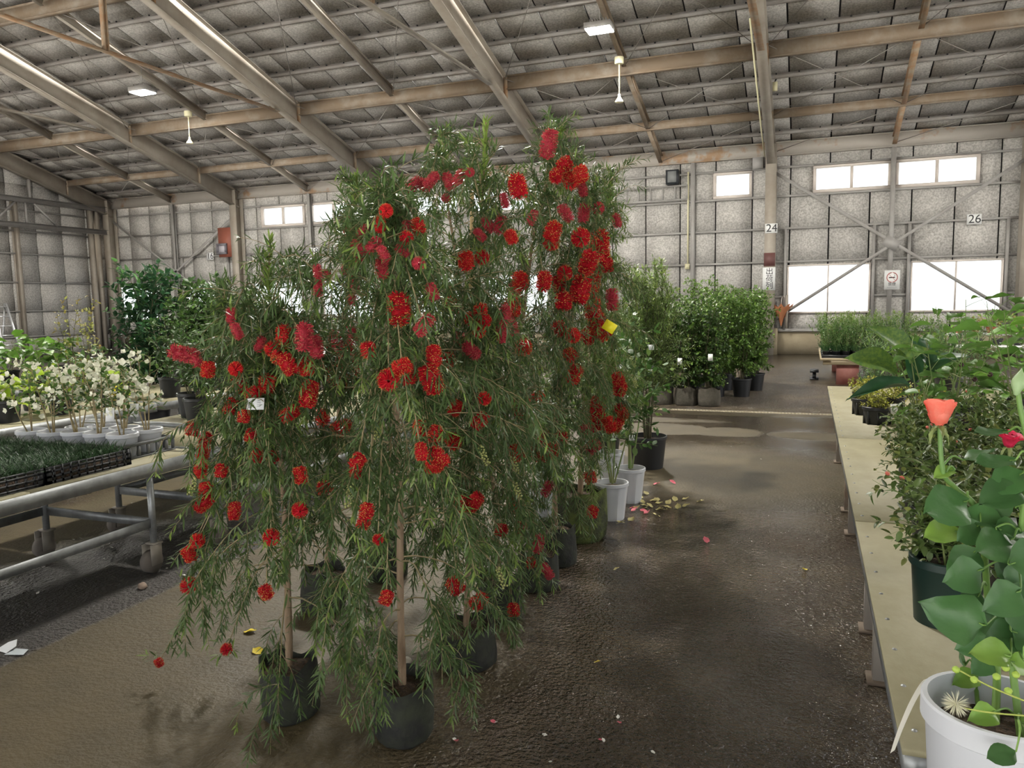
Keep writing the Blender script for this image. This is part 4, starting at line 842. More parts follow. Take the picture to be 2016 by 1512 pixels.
def leafy(base, label, seed, vs, pos, nleaf, h, spread, L, ratio, name, cat='plant', group=None, pot=None, z0=.15, stem=greentwig, up=.55, low=.25, extra=None, r0=.005, nst=4):
    rng = np.random.default_rng(seed); t = empty(name, base, label=label, cat=cat, group=group); tw = Twigs(); per = max(1, nleaf//nst)
    for i in range(nst):
        az = i*2.4+rng.uniform(-.4, .4); rr = spread*.55*math.sqrt((i+.5)/nst); e = np.array([math.cos(az)*rr, math.sin(az)*rr, z0+h*rng.uniform(.8, 1)]); b = np.array([math.cos(az)*rr*.15, math.sin(az)*rr*.15, z0-.02])
        q = catmull([b, (b+e)/2+rng.normal(0, .02, 3), e], 6); tw.add(q, r0, r0*.4, 6)
        for k in range(per):
            f = low+(1-low)*(k+.5)/per; P, T = along(q, np.array([f])); a = k*2.0+i+rng.uniform(-.4, .4); elv = up*(.2+f)+rng.normal(0, .15); d = np.array([math.cos(a)*math.cos(elv), math.sin(a)*math.cos(elv), math.sin(elv)])
            pe = spread*.3*rng.uniform(.4, 1.1); q2 = grow(rng, P[0], d, pe, .2, 3, .04); tw.add(q2, r0*.4, r0*.25, 4); ll = L*rng.uniform(.7, 1.15)*(1-.3*max(0, f-.85)/.15)
            leaf_at(t, vs[int(rng.integers(len(vs)))], q2[-1], nrm(q2[-1]-q2[-2])*np.array([1, 1, .4])+np.array([0, 0, -.1]), nrm(np.array([0, 0, 1.])+rng.normal(0, .3, 3)), ll, ll*ratio*rng.uniform(.85, 1.1))
    put('stems', tw.m.mesh('stems', True), stem, t)
    if pot: add_pot(t, *pot)
    if extra: extra(t, rng)
    return t
limeM = leafmat('lime_leaf', (.30, .46, .03), (.42, .55, .05)); LIME = variants(BIG, limeM, 'l')
midM = leafmat('mid_leaf', (.075, .18, .03), (.13, .26, .05)); MID = variants(BIG, midM, 'm')
darkM = leafmat('dark_leaf', (.02, .075, .028), (.035, .11, .04), .35); DARK = variants(BIG, darkM, 'd')
brightM = leafmat('bright_leaf', (.14, .32, .04), (.21, .40, .06)); BRI = variants(BIG, brightM, 'b')
# hostas on the second bench
for i, (x, y) in enumerate([(-5.62, 4.02), (-5.75, 3.6), (-5.60, 4.45), (-5.62, 4.95), (-6.1, 4.1), (-6.1, 4.6)]):
    leafy((x, y, .62), ['lime green hosta in a black pot at the bench edge', 'lime green hosta in a black pot at the bench corner', 'lime green hosta behind the white flowered pots', 'lime green hosta beside the yellow tag', 'lime green hosta in the rear row, first pot', 'lime green hosta in the rear row, second pot'][i], 500+i, LIME, None, 15, .16, .26, .19, .62, 'potted_hosta', group='lime green hostas', pot=(.095, .075, .17, blackpl), z0=.15, up=.6, low=.1, nst=3,
          extra=(lambda t, rng: price_tag(t, (.16, -.12, .13), [.3, -1, .1], .07, .12, (.85, .70, .02), 'yellow_tag', False)) if i == 3 else None)
# dark shrubs in black pots on the nearer bench and tall shrubs behind
for i, (x, y, hh, L, c, yg, sprd) in enumerate([(-3.75, 4.5, .42, .05, DG, MG, .3), (-4.1, 4.35, .45, .05, DG, MG, .3), (-4.4, 4.6, .5, .05, DG, None, .3), (-3.7, 5.0, .5, .045, DG, MG, .32), (-4.15, 5.1, .55, .05, DG, MG, .32), (-3.75, 5.6, .55, .045, (.07, .14, .03), LGN, .3), (-4.2, 5.7, .6, .05, DG, MG, .3), (-5.6, 5.6, .62, .05, DG, MG, .34), (-5.6, 6.2, .75, .06, DG, MG, .36), (-5.75, 6.62, .95, .07, DG, MG, .4), (-6.2, 6.4, .9, .07, DG, MG, .4)]):
    def lbl(t, rng, i=i):
        if i in (0, 3): price_tag(t, (.02, -.2, .33), [.1, -1, .2], .055, .035, (.6, .72, .74), 'pale_label', False)
    shrub((x, y, .62), ['dark leaved shrub with a pale label beside the bench handle', 'dark leaved shrub beside the picture labels', 'dark leaved shrub behind the pot carrier', 'dark leaved shrub in the second row with a pale label', 'dark leaved shrub in the middle of the second row', 'light tipped shrub near the bottlebrush trunk', 'dark leaved shrub in the third row', 'dark shrub at the near end of the far bench', 'taller dark shrub second along the far bench', 'blueberry like shrub with round leaves on the far bench', 'round leaved shrub in the rear of the far bench'][i], 520+i, hh, sprd, 4, 12, .17, .022, (L, L*.5), .5, .3, .17, c, yg, group='dark shrubs in black pots', pot=('pot', .1, .08, .19, blackpl), r0=.005, f0=.15, sub=1)
for i, (x, y, hh, sprd) in enumerate([(-7.25, 7.0, 2.05, .42), (-6.9, 7.45, 1.9, .4), (-6.4, 7.5, 1.55, .4)]):
    shrub((x, y, 0), ['tallest dark glossy evergreen shrub standing before the gable end', 'tall evergreen shrub with yellow green shoots beside the tallest one', 'rounder evergreen shrub by the far windows'][i], 540+i, hh-.25, sprd*1.6, 7, 24, .3, .026, (.10, .045), .7, .2, .25, (.028, .085, .035) if i == 0 else (.045, .10, .03), (.16, .30, .06) if i else (.09, .22, .05), name='evergreen_shrub', group='tall evergreen shrubs', pot=('pot', .17, .13, .28, blackpl), r0=.009, f0=.2, broad=True, fold=.1, sub=1)
# broad leaved plants on the gable side bench
for i in range(12):
    r, c = divmod(i, 3); x, y = -7.95-.42*c, 4.85+.6*r
    leafy((x, y, .62), 'broad leaved green plant in a black pot on the gable side bench', 560+i, (BRI if (i % 3) else MID), None, 18, .36, .42, .20, .66, 'broad_leaved_plant', group='broad leaved plants on the gable side bench', pot=(.1, .08, .17, blackpl), z0=.15, nst=3)
for i, (x, y, hh) in enumerate([(-5.0, 6.72, .82), (-4.75, 7.2, .95), (-5.2, 7.7, .9), (-4.6, 7.6, .9), (-4.5, 8.3, .9), (-3.9, 7.4, .8)]):
    leafy((x, y, 0), 'bright broad leaved plant standing behind the bottlebrush clump', 580+i, BRI, None, 26, hh+.2, .5, .17, .66, 'broad_leaved_plant', group='broad leaved plants behind the bottlebrush clump', pot=(.13, .1, .22, blackpl), z0=.2, nst=4, low=.5)
shrub((-7.6, 6.3, .0), 'thin plant with pinkish yellow leaves on wiry stems near the gable wall', 595, 1.45, .5, 7, 9, .18, .03, (.055, .026), .5, .1, .2, (.30, .32, .09), (.42, .30, .10), name='wiry_shrub', pot=('pot', .13, .1, .22, blackpl), r0=.005, f0=.45)
# stepladder against the gable
t = empty('stepladder', (-20.2, 14.8, 0), label='folding aluminium stepladder standing before the gable wall', cat='ladder')
alum = M('aluminium', (.55, .56, .57), .35, .7)
for s in (-1, 1):
    MB().beam((-20.2, 14.8+s*.26, 0), (-20.6, 14.8+s*.16, 1.66), .03, .07).build('rail', alum, t); MB().beam((-21.1, 14.8+s*.26, 0), (-20.65, 14.8+s*.16, 1.66), .03, .05).build('rear_rail', alum, t)
for k in range(6): MB().b2(-20.36-.06*k, -20.27-.06*k, 14.8-.23+.015*k, 14.8+.23-.015*k, .25+.26*k, .28+.26*k).build('step', alum, t)
# ---------------------------------------------------------------- plank tables on the right
def plank_table(y0, y1, label, x0=.195, x1=1.75, zt=.55, legy=(.25, .25), screws=True):
    t = empty('plank_table', ((x0+x1)/2, (y0+y1)/2, 0), label=label, cat='table', group='plank tables')
    MB().b2(x0, x1, y0+.003, y1-.003, zt-.014, zt).build('top_board', plym, t)
    MB().b2(x0+.006, x0+.046, y0+.01, y1-.01, zt-.075, zt-.015).build('side_rail', galv, t); MB().b2(x1-.046, x1-.006, y0+.01, y1-.01, zt-.075, zt-.015).build('side_rail', galv, t)
    for y in (y0+.012, y1-.052): MB().b2(x0+.05, x1-.05, y, y+.04, zt-.075, zt-.015).build('end_rail', galv, t)
    for x in (x0+.06, x1-.12):
        for y in (y0+legy[0], y1-legy[1]):
            o = MB().b2(x, x+.06, y-.03, y+.03, .012, zt-.075).build('leg', M('beige_steel', (.40, .36, .31), .6, col2=(.32, .2, .13), scale=3, lo=.55, hi=.7), t)
            put('foot_plate', MB().b2(x-.02-t.location.x, x+.08-t.location.x, y-.05-t.location.y, y+.05-t.location.y, 0, .012).mesh('foot'), M('dull_rust', (.16, .12, .085), .8), o)
    if screws:
        for k in range(int((y1-y0)/.2)):
            for x in (x0+.03, x1-.03): put('screw', SCREW, None, t, (x-t.location.x, y0+.08+.2*k-t.location.y, zt))
SCREW = MB().lathe([(.0005, .0025), (.005, .002), (.0065, 0)], 10).mesh('screw', True); SCREW.materials.append(galv)
plank_table(-.3, 1.60, 'low plank table carrying the big white pot', x0=.252, x1=1.4, zt=.505, legy=(.3, .3))
plank_table(1.64, 3.33, 'plank table carrying the dark green rose pot', legy=(.3, .23))
plank_table(3.34, 5.30, 'plank table between the rose table and the far plank table', legy=(.24, .25))
plank_table(5.31, 8.38, 'long plank table with the small variegated pots at its edge', legy=(.29, 1.13))
# coral rose in the big white pot --------------------------------------------------
RB = np.array([.305, 1.40, .505])
t = empty('potted_rose', RB, label='tall coral rose in the large white pot with a curling paper strip', cat='plant')
add_pot(t, .108, .09, .285, whitepl, 56, z=0, soil=.82, rim=.02)
roseleaf = leafmat('rose_leaf', (.042, .115, .034), (.065, .16, .045), .38, .22); RL = variants([bigleaf(21, .1, -.12, .5, .05), bigleaf(22, .16, -.25, .6, .05), bigleaf(23, .05, .05, .5, .05)], roseleaf, 'r')
roseleaf2 = leafmat('young_rose_leaf', (.16, .32, .05), (.24, .38, .07), .4, .3); RL2 = variants([RL[0], RL[1]], roseleaf2, 'r2')
tw = Twigs(); rel = lambda x, y, Y: atY(x, y, Y)-RB
s1 = catmull([(.0, .02, .235), rel(1962, 1300, 1.5), rel(1945, 1180, 1.48), rel(1928, 1015, 1.46), rel(1880, 960, 1.46), rel(1857, 930, 1.45), rel(1849, 840, 1.45)], 6); tw.add(s1, .0065, .0035, 8)
s2 = catmull([(.03, -.01, .235), rel(1990, 1250, 1.45), rel(2010, 1050, 1.43), rel(2025, 900, 1.42), rel(2008, 800, 1.42), rel(2003, 765, 1.42)], 6); tw.add(s2, .006, .0035, 8)
s3 = catmull([(-.02, .04, .235), rel(1915, 1290, 1.58), rel(1900, 1200, 1.6)], 5); tw.add(s3, .004, .002, 6)
s4 = catmull([(.05, .03, .235), rel(2040, 1200, 1.5), rel(2030, 1080, 1.5)], 5); tw.add(s4, .005, .003, 6)
put('stems', tw.m.mesh('stems', True), M('rose_stem', (.11, .22, .05), .5, col2=(.2, .34, .06), scale=4), t)
rng = np.random.default_rng(9)
for (x, y, Y, Lpx, ang, tilt, vs) in [(1905,985,1.44,112,195,.5,RL),(1890,1045,1.45,78,185,.2,RL2),(1880,925,1.46,48,190,.1,RL2),(1895,905,1.48,60,25,-.1,RL),(1930,1030,1.42,70,215,.7,RL),(1960,1040,1.4,80,-20,.3,RL),(1935,1120,1.38,90,200,.8,RL),(1940,1230,1.36,120,160,1.0,RL),(1960,1185,1.36,110,-15,.7,RL),(1985,1110,1.35,100,20,.5,RL),(1995,1060,1.4,95,200,.4,RL),(2010,1160,1.34,90,210,.6,RL),(1990,1290,1.33,75,170,.4,RL2),(2015,1300,1.33,70,30,.5,RL2),(1925,1330,1.5,55,190,.3,RL2),(1900,1310,1.56,50,120,.3,RL),(1960,1400,1.36,60,190,.4,RL2),(2005,1420,1.36,60,-20,.4,RL2),(2010,960,1.42,90,200,.3,RL),(2000,905,1.42,80,190,.0,RL),(1985,850,1.45,70,185,-.1,RL),(2030,850,1.4,80,20,.2,RL),(1950,1290,1.5,60,220,.6,RL),(1985,1215,1.5,85,80,.3,RL),(2020,1000,1.5,80,60,.3,RL),(2000,1480,1.262,60,200,.2,RL),(1925,1080,1.44,80,230,.6,RL),(1955,1090,1.42,85,-50,.6,RL),(1930,1165,1.42,85,240,.8,RL),(1970,1150,1.4,90,20,.6,RL),(1990,1240,1.38,95,-30,.7,RL),(1950,1260,1.42,70,200,.6,RL),(2010,1240,1.4,80,200,.5,RL),(1975,1035,1.44,80,150,.3,RL),(2020,1085,1.42,90,170,.5,RL),(1945,1015,1.46,70,60,.2,RL),(2000,1000,1.44,90,-10,.4,RL),(2015,930,1.44,80,210,.3,RL),(1965,1195,1.46,90,250,.7,RL),(2005,1190,1.46,80,-60,.7,RL),(1915,1205,1.5,70,200,.6,RL),(1985,1300,1.42,60,-20,.4,RL2)]:
    a = math.radians(ang); L = Lpx/F_PX*Y*.88; dv = RT*math.cos(a)+UP*math.sin(a)*.8-FW*rng.uniform(-.1, .35); upv = nrm(UP*(1-tilt)-FW*(tilt+.35)); p = rel(x, y, Y)
    al = np.concatenate([s1, s2, s3, s4]); k_ = al[np.argmin(np.linalg.norm(al-p, axis=1)+.6*np.maximum(0, al[:, 2]-p[2]))]; st_ = Twigs(); st_.add(catmull([k_, (k_+p)/2+np.array([0, 0, .012]), p, p+nrm(dv)*.01] if y < 1450 else [np.array([.03, -.03, .235]), rel(2005, 1418, 1.295), rel(2008, 1440, 1.268), p], 4), .0022, .0013, 5); put('leaf_stalk', st_.m.mesh('leaf_stalk', True), MATS['rose_stem'], t)
    leaf_at(t, vs[int(rng.integers(len(vs)))], p, dv, upv, L, L*.84)
def rose_bloom(t, p, axis, s, col, col2, opening=.55):
    pm = M('rose_petal_%.2f' % col[0], col, .5, col2=col2, scale=22, lo=.4, hi=.7, transl=.3); ax = nrm(axis); x = nrm(np.cross(ax, [0, 1, .2])); y = np.cross(ax, x); R = Matrix(np.stack([x, y, ax], 1).tolist())
    f = put('bloom', MB().lathe([(.001, s*.02), (s*.26, s*.1), (s*.38, s*.4), (s*.33, s*.8), (s*.22, s*.92), (s*.1, s*.85)], 14, wob=lambda k, a, r, z: (r*(1+.08*np.sin(3*a+k)), z+(k > 2)*s*.05*np.sin(2*a))).mesh('bloom', True), pm, t, p, R)
    for k in range(7):
        a0 = k*2.4; n = 6; V = []
        for i in range(n):
            ti = i/(n-1)
            for j in range(7):
                u = (j-3)/3; aa = a0+u*(.95-.15*ti); flare = opening*max(0, ti-.55)**2*2.2*(1 if k >= 3 else .45); rr = s*(.12+.34*math.sin(min(1, ti*1.25)*1.57)*(1 if k >= 3 else .85)+flare*(.55+.45*abs(u))*(.5)); V.append((rr*math.cos(aa), rr*math.sin(aa), s*(ti*(1.02 if k < 4 else .95))*(1-.12*u*u*ti)-s*flare*.12))
        F = [(i*7+j, i*7+j+1, (i+1)*7+j+1, (i+1)*7+j) for i in range(n-1) for j in range(6)]
        put('petal', mesh_np('petal', np.array(V), [np.array(F)], smooth=True), pm, f)
    sp_ = leafmat('sepal', (.22, .30, .10), (.32, .36, .15))
    for k in range(5):
        a0 = k*1.257+.4; d = np.array([math.cos(a0), math.sin(a0), -.25 if k % 2 else -.9]); put('sepal', variants([BIG[1]], sp_, 's')[0], None, f, (0, 0, s*.03), Matrix(np.stack([nrm(np.cross(d, [0, 0, 1.])), nrm(d), nrm(np.cross(nrm(np.cross(d, [0, 0, 1.])), nrm(d)))], 1).tolist()), (s*.2, s*.75, s*.75))
rose_bloom(t, rel(1849, 838, 1.45), UP*.98+RT*.05, .045, (.88, .15, .10), (.85, .30, .22))
bd = MB().lathe([(.0008, -.016), (.005, -.014), (.0085, -.004), (.0135, .006), (.0145, .016), (.010, .028), (.003, .040), (.0005, .046)], 14)
put('bud', bd.mesh('bud', True), M('rose_bud', (.28, .40, .20), .5), t, rel(2003, 765, 1.42), frame_to(UP*.9+RT*.2), .72)
# paper strip hooked over the rim, seed heads and little flower buds
st = catmull([rel(1850, 1345, 1.49), rel(1828, 1335, 1.47), rel(1800, 1375, 1.45), rel(1775, 1430, 1.44), rel(1757, 1480, 1.44)], 5); V = []
for i, p in enumerate(st): wv = RT*(.0095-.0055*i/len(st))+UP*.003; V += [p-wv, p+wv]
put('paper_strip', mesh_np('paper_strip', np.array(V), [np.array([(2*i, 2*i+1, 2*i+3, 2*i+2) for i in range(len(st)-1)])], smooth=True), M('paper', (.74, .72, .63), .7, transl=.2), t)
ff = Foliage(); n = 160; dd = nrm(rng.normal(0, 1, (n, 3))+np.array([0, 0, -.5])); ff.add(np.tile(rel(1882, 1385, 1.33), (n, 1)), dd, rng.normal(0, 1, (n, 3)), .022, .0012, (.72, .70, .55)); put('seed_head', ff.mesh('seed_head'), petalm, t)
tw = Twigs(); tw.add(catmull([rel(1885, 1392, 1.33), rel(1950, 1403, 1.33), rel(2030, 1410, 1.33)], 5), .0014, .0014, 5); tw.add(catmull([rel(1885, 1318, 1.36), rel(1950, 1352, 1.33), rel(2030, 1385, 1.3)], 5), .0014, .0014, 5); put('wild_stalk', tw.m.mesh('stalk', True), M('stalk', (.40, .46, .10), .6), t)
for (x, y) in [(1882, 1318), (1918, 1338), (1980, 1315), (2000, 1328), (1985, 1360), (1962, 1332)]:
    put('green_bud', MB().lathe([(.0005, -.006), (.005, -.003), (.006, 0), (.005, .003), (.0005, .006)], 9).mesh('green_bud', True), M('lime_bud', (.36, .50, .08), .6), t, rel(x, y, 1.345))
# miniature roses --------------------------------------------------------------------
def minirose(i, x, y, h, sprd, label, pot, z=.55, seed=600, bl=4, colr=(.70, .16, .10)):
    def ex(t, rng):
        m_ = M('mini_bud_%.1f_%.2f' % (colr[0], colr[1]), colr, .5)
        for k in range(bl):
            hi_ = sorted(TIPS, key=lambda q: -q[0][2])[:30]; p, dt = hi_[int(rng.integers(len(hi_)))]; put('rose_bud', MINIB, None, t, p+dt*.004, frame_to(dt), rng.uniform(.5, .9))
        for k in range(2 if i else 0): price_tag(t, (rng.uniform(-.1, .1), -.1, .2+.05*k), [rng.normal(0, .3), -1, .5], .05, .03, (.7, .71, .7), 'white_label', False)
    return shrub((x, y, z), label, seed+i, h, sprd, 8, 12, .13, .013, (.030, .016), .35, .25, .17, (.085, .135, .035), (.22, .25, .07), name='miniature_rose', group='miniature roses', pot=pot, r0=.0035, f0=.12, broad=True, fold=.15, extra=ex, sub=1, tmat=greentwig, cv=.28)
MINIB = MB().lathe([(.0005, -.008), (.004, -.006), (.007, 0), (.006, .006), (.0005, .011)], 9).mesh('rose_bud', True); MINIB.materials.append(M('mini_rose', (.62, .13, .09), .5))
gp_ = ('pot', .092, .08, .185, greenpl); bp_ = ('pot', .092, .08, .175, blackpl)
minirose(0, .375, 2.36, .26, .27, 'miniature rose in the dark green pot at the table edge', gp_)
for i, (x, y, h, s_p, lab) in enumerate([(.60, 2.62, .27, .26, 'miniature rose with an open deep pink bloom just behind the dark green pot'), (.84, 2.4, .27, .26, 'miniature rose in the front row behind the white pot'), (.44, 2.95, .25, .26, 'miniature rose with a long shoot over the table edge'), (.72, 3.02, .27, .27, 'miniature rose in the second row, middle pot'), (1.0, 2.9, .28, .27, 'miniature rose in the second row, inner pot'), (.46, 3.45, .25, .25, 'miniature rose at the seam between two tables'), (.74, 3.5, .27, .27, 'miniature rose in the third row, middle pot'), (1.02, 3.5, .3, .27, 'miniature rose in the third row, inner pot'), (.5, 4.0, .24, .25, 'miniature rose before the variegated pots'), (.8, 4.05, .28, .27, 'miniature rose below the broad leaved plants')]):
    minirose(i+1, x, y, h, s_p, lab, bp_, bl=2)
t = bpy.data.objects['miniature_rose.001']; b0 = np.array(t.location); p = atY(1985, 880, 2.5)-b0     # the open deep pink bloom of this bush
rose_bloom(t, p, [.1, -.3, 1], .045, (.70, .02, .09), (.78, .04, .12), 1.2)
put('bloom_stem', MB().tube(catmull([np.array([0, 0, .14]), p*np.array([.5, .5, 0])+np.array([0, 0, .14+.5*(p[2]-.14)]), p], 6), [.003]*13, 6).mesh('bloom_stem', True), greentwig, t)
# broad leaved plants further down the table -------------------------------------------
bm_ = MB(); rb = np.random.default_rng(4)
for k in range(22):
    d = nrm(rb.normal(size=3)); c = d*.009; s = .0055; bm_.add(c+s*np.array([(1, 0, 0), (-1, 0, 0), (0, 1, 0), (0, -1, 0), (0, 0, 1.), (0, 0, -1)]), [(0, 2, 4), (2, 1, 4), (1, 3, 4), (3, 0, 4), (2, 0, 5), (1, 2, 5), (3, 1, 5), (0, 3, 5)])
BERRY = bm_.mesh('berry'); BERRY.materials.append(M('dark_berry', (.05, .008, .015), .35))
for i, (x, y, h, sp_, L, vs, lab) in enumerate([(.72, 4.7, .52, .42, .15, MID, 'broad leaved plant with dark berries nearest the roses'), (1.05, 4.5, .68, .45, .16, MID, 'broad leaved plant with deep green pointed leaves'), (1.2, 5.2, .74, .45, .17, BRI, 'bright broad leaved plant behind the pointed leaved one'), (1.0, 5.9, .72, .45, .17, MID, 'broad leaved plant in the middle of the far table'), (1.45, 4.6, .72, .46, .17, MID, 'tall broad leaved plant at the inner side of the roses'), (1.6, 5.6, .78, .48, .17, BRI, 'tall bright broad leaved plant at the inner table side'), (1.4, 6.4, .72, .45, .16, MID, 'tall broad leaved plant beside the far pots'), (1.25, 3.9, .6, .42, .15, MID, 'broad leaved plant at the inner table side'), (.8, 5.4, .45, .35, .15, MID, 'broad leaved plant beside the long dark leaves')]):
    def ber(t, rng, i=i):
        if i != 0: return
        bt = Twigs()
        for k in range(7):
            p = np.array([rng.uniform(-.1, .15), rng.uniform(-.25, -.1), .15+rng.uniform(.1, .42)]); bt.add(catmull([np.array([p[0]*.3, p[1]*.15, p[2]*.75]), p*np.array([.7, .6, 1]), p], 4), .002, .0012, 4); put('berry', BERRY, None, t, p)
        put('berry_stalks', bt.m.mesh('berry_stalks', True), greentwig, t)
    leafy((x, y, .55), lab, 640+i, vs, None, 34, h, sp_, L, .55, 'broad_leaved_plant', group='broad leaved plants on the plank tables', pot=(.1, .08, .17, blackpl), z0=.15, nst=5, low=.2, extra=ber)
# aspidistra with a few very large leaves
t = empty('aspidistra', (.62, 5.05, .55), label='aspidistra with a few very large ribbed leaves in a black pot', cat='plant')
add_pot(t, .1, .08, .17, blackpl)
ribm = M('ribbed_leaf', (.075, .16, .04), .4, col2=(.2, .30, .05), scale=9, lo=.4, hi=.75, stretch=(6, 1, 6), transl=.25, bump=.1); AS = variants([bigleaf(31, .10, -.2, .2, 0, 10), bigleaf(32, .16, -.35, .3, 0, 10)], ribm, 'a'); AD = variants([AS[0], AS[1]], darkM, 'ad')
tw = Twigs(); b0 = np.array(t.location)
for (x0, y0, x1, y1, Y0, Y1, wpx, vs) in [(1765, 735, 1684, 698, 5.0, 4.9, 62, AS), (1795, 715, 1735, 640, 5.1, 5.0, 48, AS), (1790, 760, 1690, 772, 5.0, 4.8, 26, AD), (1800, 755, 1795, 660, 5.2, 5.3, 30, AD), (1830, 740, 1880, 690, 5.1, 4.9, 40, AD), (1840, 730, 1803, 660, 5.2, 5.4, 34, AD), (1765, 700, 1830, 690, 5.0, 5.0, 34, AS)]:
    a = atY(x0, y0, Y0); b = atY(x1, y1, Y1); L = np.linalg.norm(b-a); tw.add(catmull([np.array([0, 0, .15]), (a-b0)*.5+np.array([0, 0, .1]), a-b0], 5), .004, .003, 5)
    leaf_at(t, vs[int(rng.integers(2))], a-b0, b-a+np.array([0, 0, .15*L]), nrm(np.array([.1, -.55, .8])), L*1.05, wpx/F_PX*5.2*1.05)
put('stems', tw.m.mesh('stems', True), greentwig, t)
# small variegated plants in black pots at the table edge
for i, (x, y) in enumerate([(.47, 5.97), (.42, 6.42), (.62, 6.6), (.8, 6.2), (.45, 6.9)]):
    def feet(t, rng):
        m = MB()
        for k in range(8): a = k*.785; m.box((math.cos(a)*.084, math.sin(a)*.084, .05), (.014, .014, .1))
        put('pot_ribs', m.mesh('ribs'), blackpl, t)
    shrub((x, y, .55), ['yellow variegated shrub in the ribbed black pot nearest the roses', 'yellow variegated shrub in the ribbed black pot at the table edge', 'yellow variegated shrub in a ribbed pot of the inner row', 'yellow variegated shrub beside the broad leaved plants', 'yellow variegated shrub in the last ribbed pot along the edge'][i], 660+i, .13, .22, 6, 8, .09, .012, (.026, .014), .4, .2, .11, (.34, .36, .05), (.55, .52, .14), name='variegated_shrub', group='small variegated shrubs', pot=('pot', .095, .075, .125, blackpl), r0=.003, f0=.05, extra=feet, sub=1, cv=.4)
    if i == 0: price_tag(bpy.data.objects['variegated_shrub'], (.1, -.09, .12), [.2, -1, .3], .05, .07, (.72, .72, .68), 'white_label', False)
# ---------------------------------------------------------------- far table and shelf on the right
t = empty('panel_table', (1.0, 14.9, 0), label='low wooden table with red brown panel legs in front of the far windows', cat='table')
woodm = M('table_wood', (.40, .32, .2), .6); redw = M('red_wood', (.30, .10, .08), .55, col2=(.36, .15, .12), scale=4)
MB().b2(.2, 2.08, 13.62, 16.4, .40, .44).build('top', woodm, t); MB().b2(.24, 1.96, 13.66, 13.7, .33, .40).build('apron', woodm, t)
for (x, y) in [(.62, 13.78), (.62, 16.2), (1.7, 13.78), (1.7, 16.2)]: MB().b2(x-.17, x+.17, y-.06, y+.06, 0, .34).build('panel_leg', redw, t); 
t = empty('black_stand', (.2, 14.6, 0), label='black plastic stand on the floor beside the panel table', cat='stand')
MB().b2(.05, .19, 14.4, 14.8, .13, .16).build('top', blackpl, t); MB().b2(.09, .15, 14.45, 14.75, .0, .13).build('base', blackpl, t); MB().b2(.05, .19, 14.42, 14.78, 0, .02).build('foot', blackpl, t)
def pot_tray(x, y, z, label, n=4, m=3):
    t = empty('pot_tray', (x, y, z), label=label, cat='plant tray', group='trays of bushy seedlings')
    put('tray', MB().b2(-.3, .3, -.2, .2, 0, .012).b2(-.3, .3, -.2, -.19, .012, .05).b2(-.3, .3, .19, .2, .012, .05).mesh('tray'), blackpl, t)
    for i in range(n):
        for j in range(m): put('cell_pot', CELL, None, t, (-.23+.15*i, -.13+.13*j, .012))
    rng = np.random.default_rng(int(x*100+y*10)); fo = Foliage(); tw = Twigs()
    for i in range(n):
        for j in range(m):
            for k in range(5):
                q = grow(rng, (-.23+.15*i+rng.normal(0, .02), -.13+.13*j+rng.normal(0, .02), .11), nrm([rng.normal(0, .22), rng.normal(0, .22), 1]), rng.uniform(.4, .68), .1, 6, .06); tw.add(q, .003, .0015, 3)
                leaves_on(rng, fo, q, .1, 1, .014, .055, .014, (.10, .20, .055), .9, (.24, .34, .08), .75, cv=.25)
            P = np.tile([[-.23+.15*i, -.13+.13*j, .11]], (60, 1))+rng.normal(0, .03, (60, 3))*np.array([1, 1, .1]); fo.add(P, nrm(rng.normal(0, .5, (60, 3))+np.array([0, 0, 1])), rng.normal(0, 1, (60, 3)), .11, .006, np.array([.05, .13, .04]))
    put('stems', tw.m.mesh('stems'), greentwig, t); tag(put('foliage', fo.mesh('foliage'), leafm, t), kind='stuff')
CELL = MB().lathe(pot_profile(.06, .045, .1, .006, .003), 12, cap0=True).mesh('cell_pot', True); CELL.materials.append(blackpl)
pot_tray(.52, 13.86, .44, 'tray of bushy seedlings at the panel table corner by the aisle'); pot_tray(.52, 14.3, .44, 'second tray of bushy seedlings along the aisle edge'); pot_tray(1.13, 13.9, .44, 'tray of bushy seedlings next to the corner tray'); pot_tray(1.13, 14.4, .44, 'tray of bushy seedlings in the middle of the panel table'); pot_tray(.52, 14.8, .44, 'third tray of bushy seedlings along the aisle edge'); pot_tray(1.74, 14.1, .44, 'tray of bushy seedlings at the inner table end')
# white stepped shelf with terracotta pots
t = empty('stepped_shelf', (2.45, 13.2, 0), label='white stepped plant shelf on pipe legs by the far window', cat='shelf')
wsh = M('white_shelf', (.78, .78, .78), .5)
for k, (x0_, x1_, y_, z_) in enumerate([(1.95, 3.3, 13.35, .86), (2.0, 3.3, 12.95, .70)]): MB().b2(x0_, x1_, y_-.16, y_+.16, z_-.03, z_).build('shelf_board', wsh, t)
for x in (2.02, 3.2):
    for y in (13.25, 12.9): MB().tube([(x, y, 0), (x, y, .83 if y > 13 else .67)], .016, 8).build('pipe_leg', wsh, t)
for i in range(5):
    leafy((2.12+.22*i, 13.36, .86), 'bright green potted herb in a terracotta coloured pot on the white shelf', 700+i, BRI, None, 20, .24, .24, .085, .7, 'potted_herb', group='herbs on the white shelf', pot=(.065, .05, .09, terram), z0=.08, nst=3, low=.1)
for i in range(4):
    shrub((2.3+.26*i, 12.95, .70), 'pale bronze leaved plant in a black pot on the lower white shelf', 710+i, .34, .22, 4, 8, .12, .016, (.04, .028), .5, .2, .1, (.32, .29, .11), (.5, .42, .2), name='bronze_plant', group='bronze plants on the white shelf', pot=('pot', .07, .055, .1, blackpl), r0=.003, f0=.2)
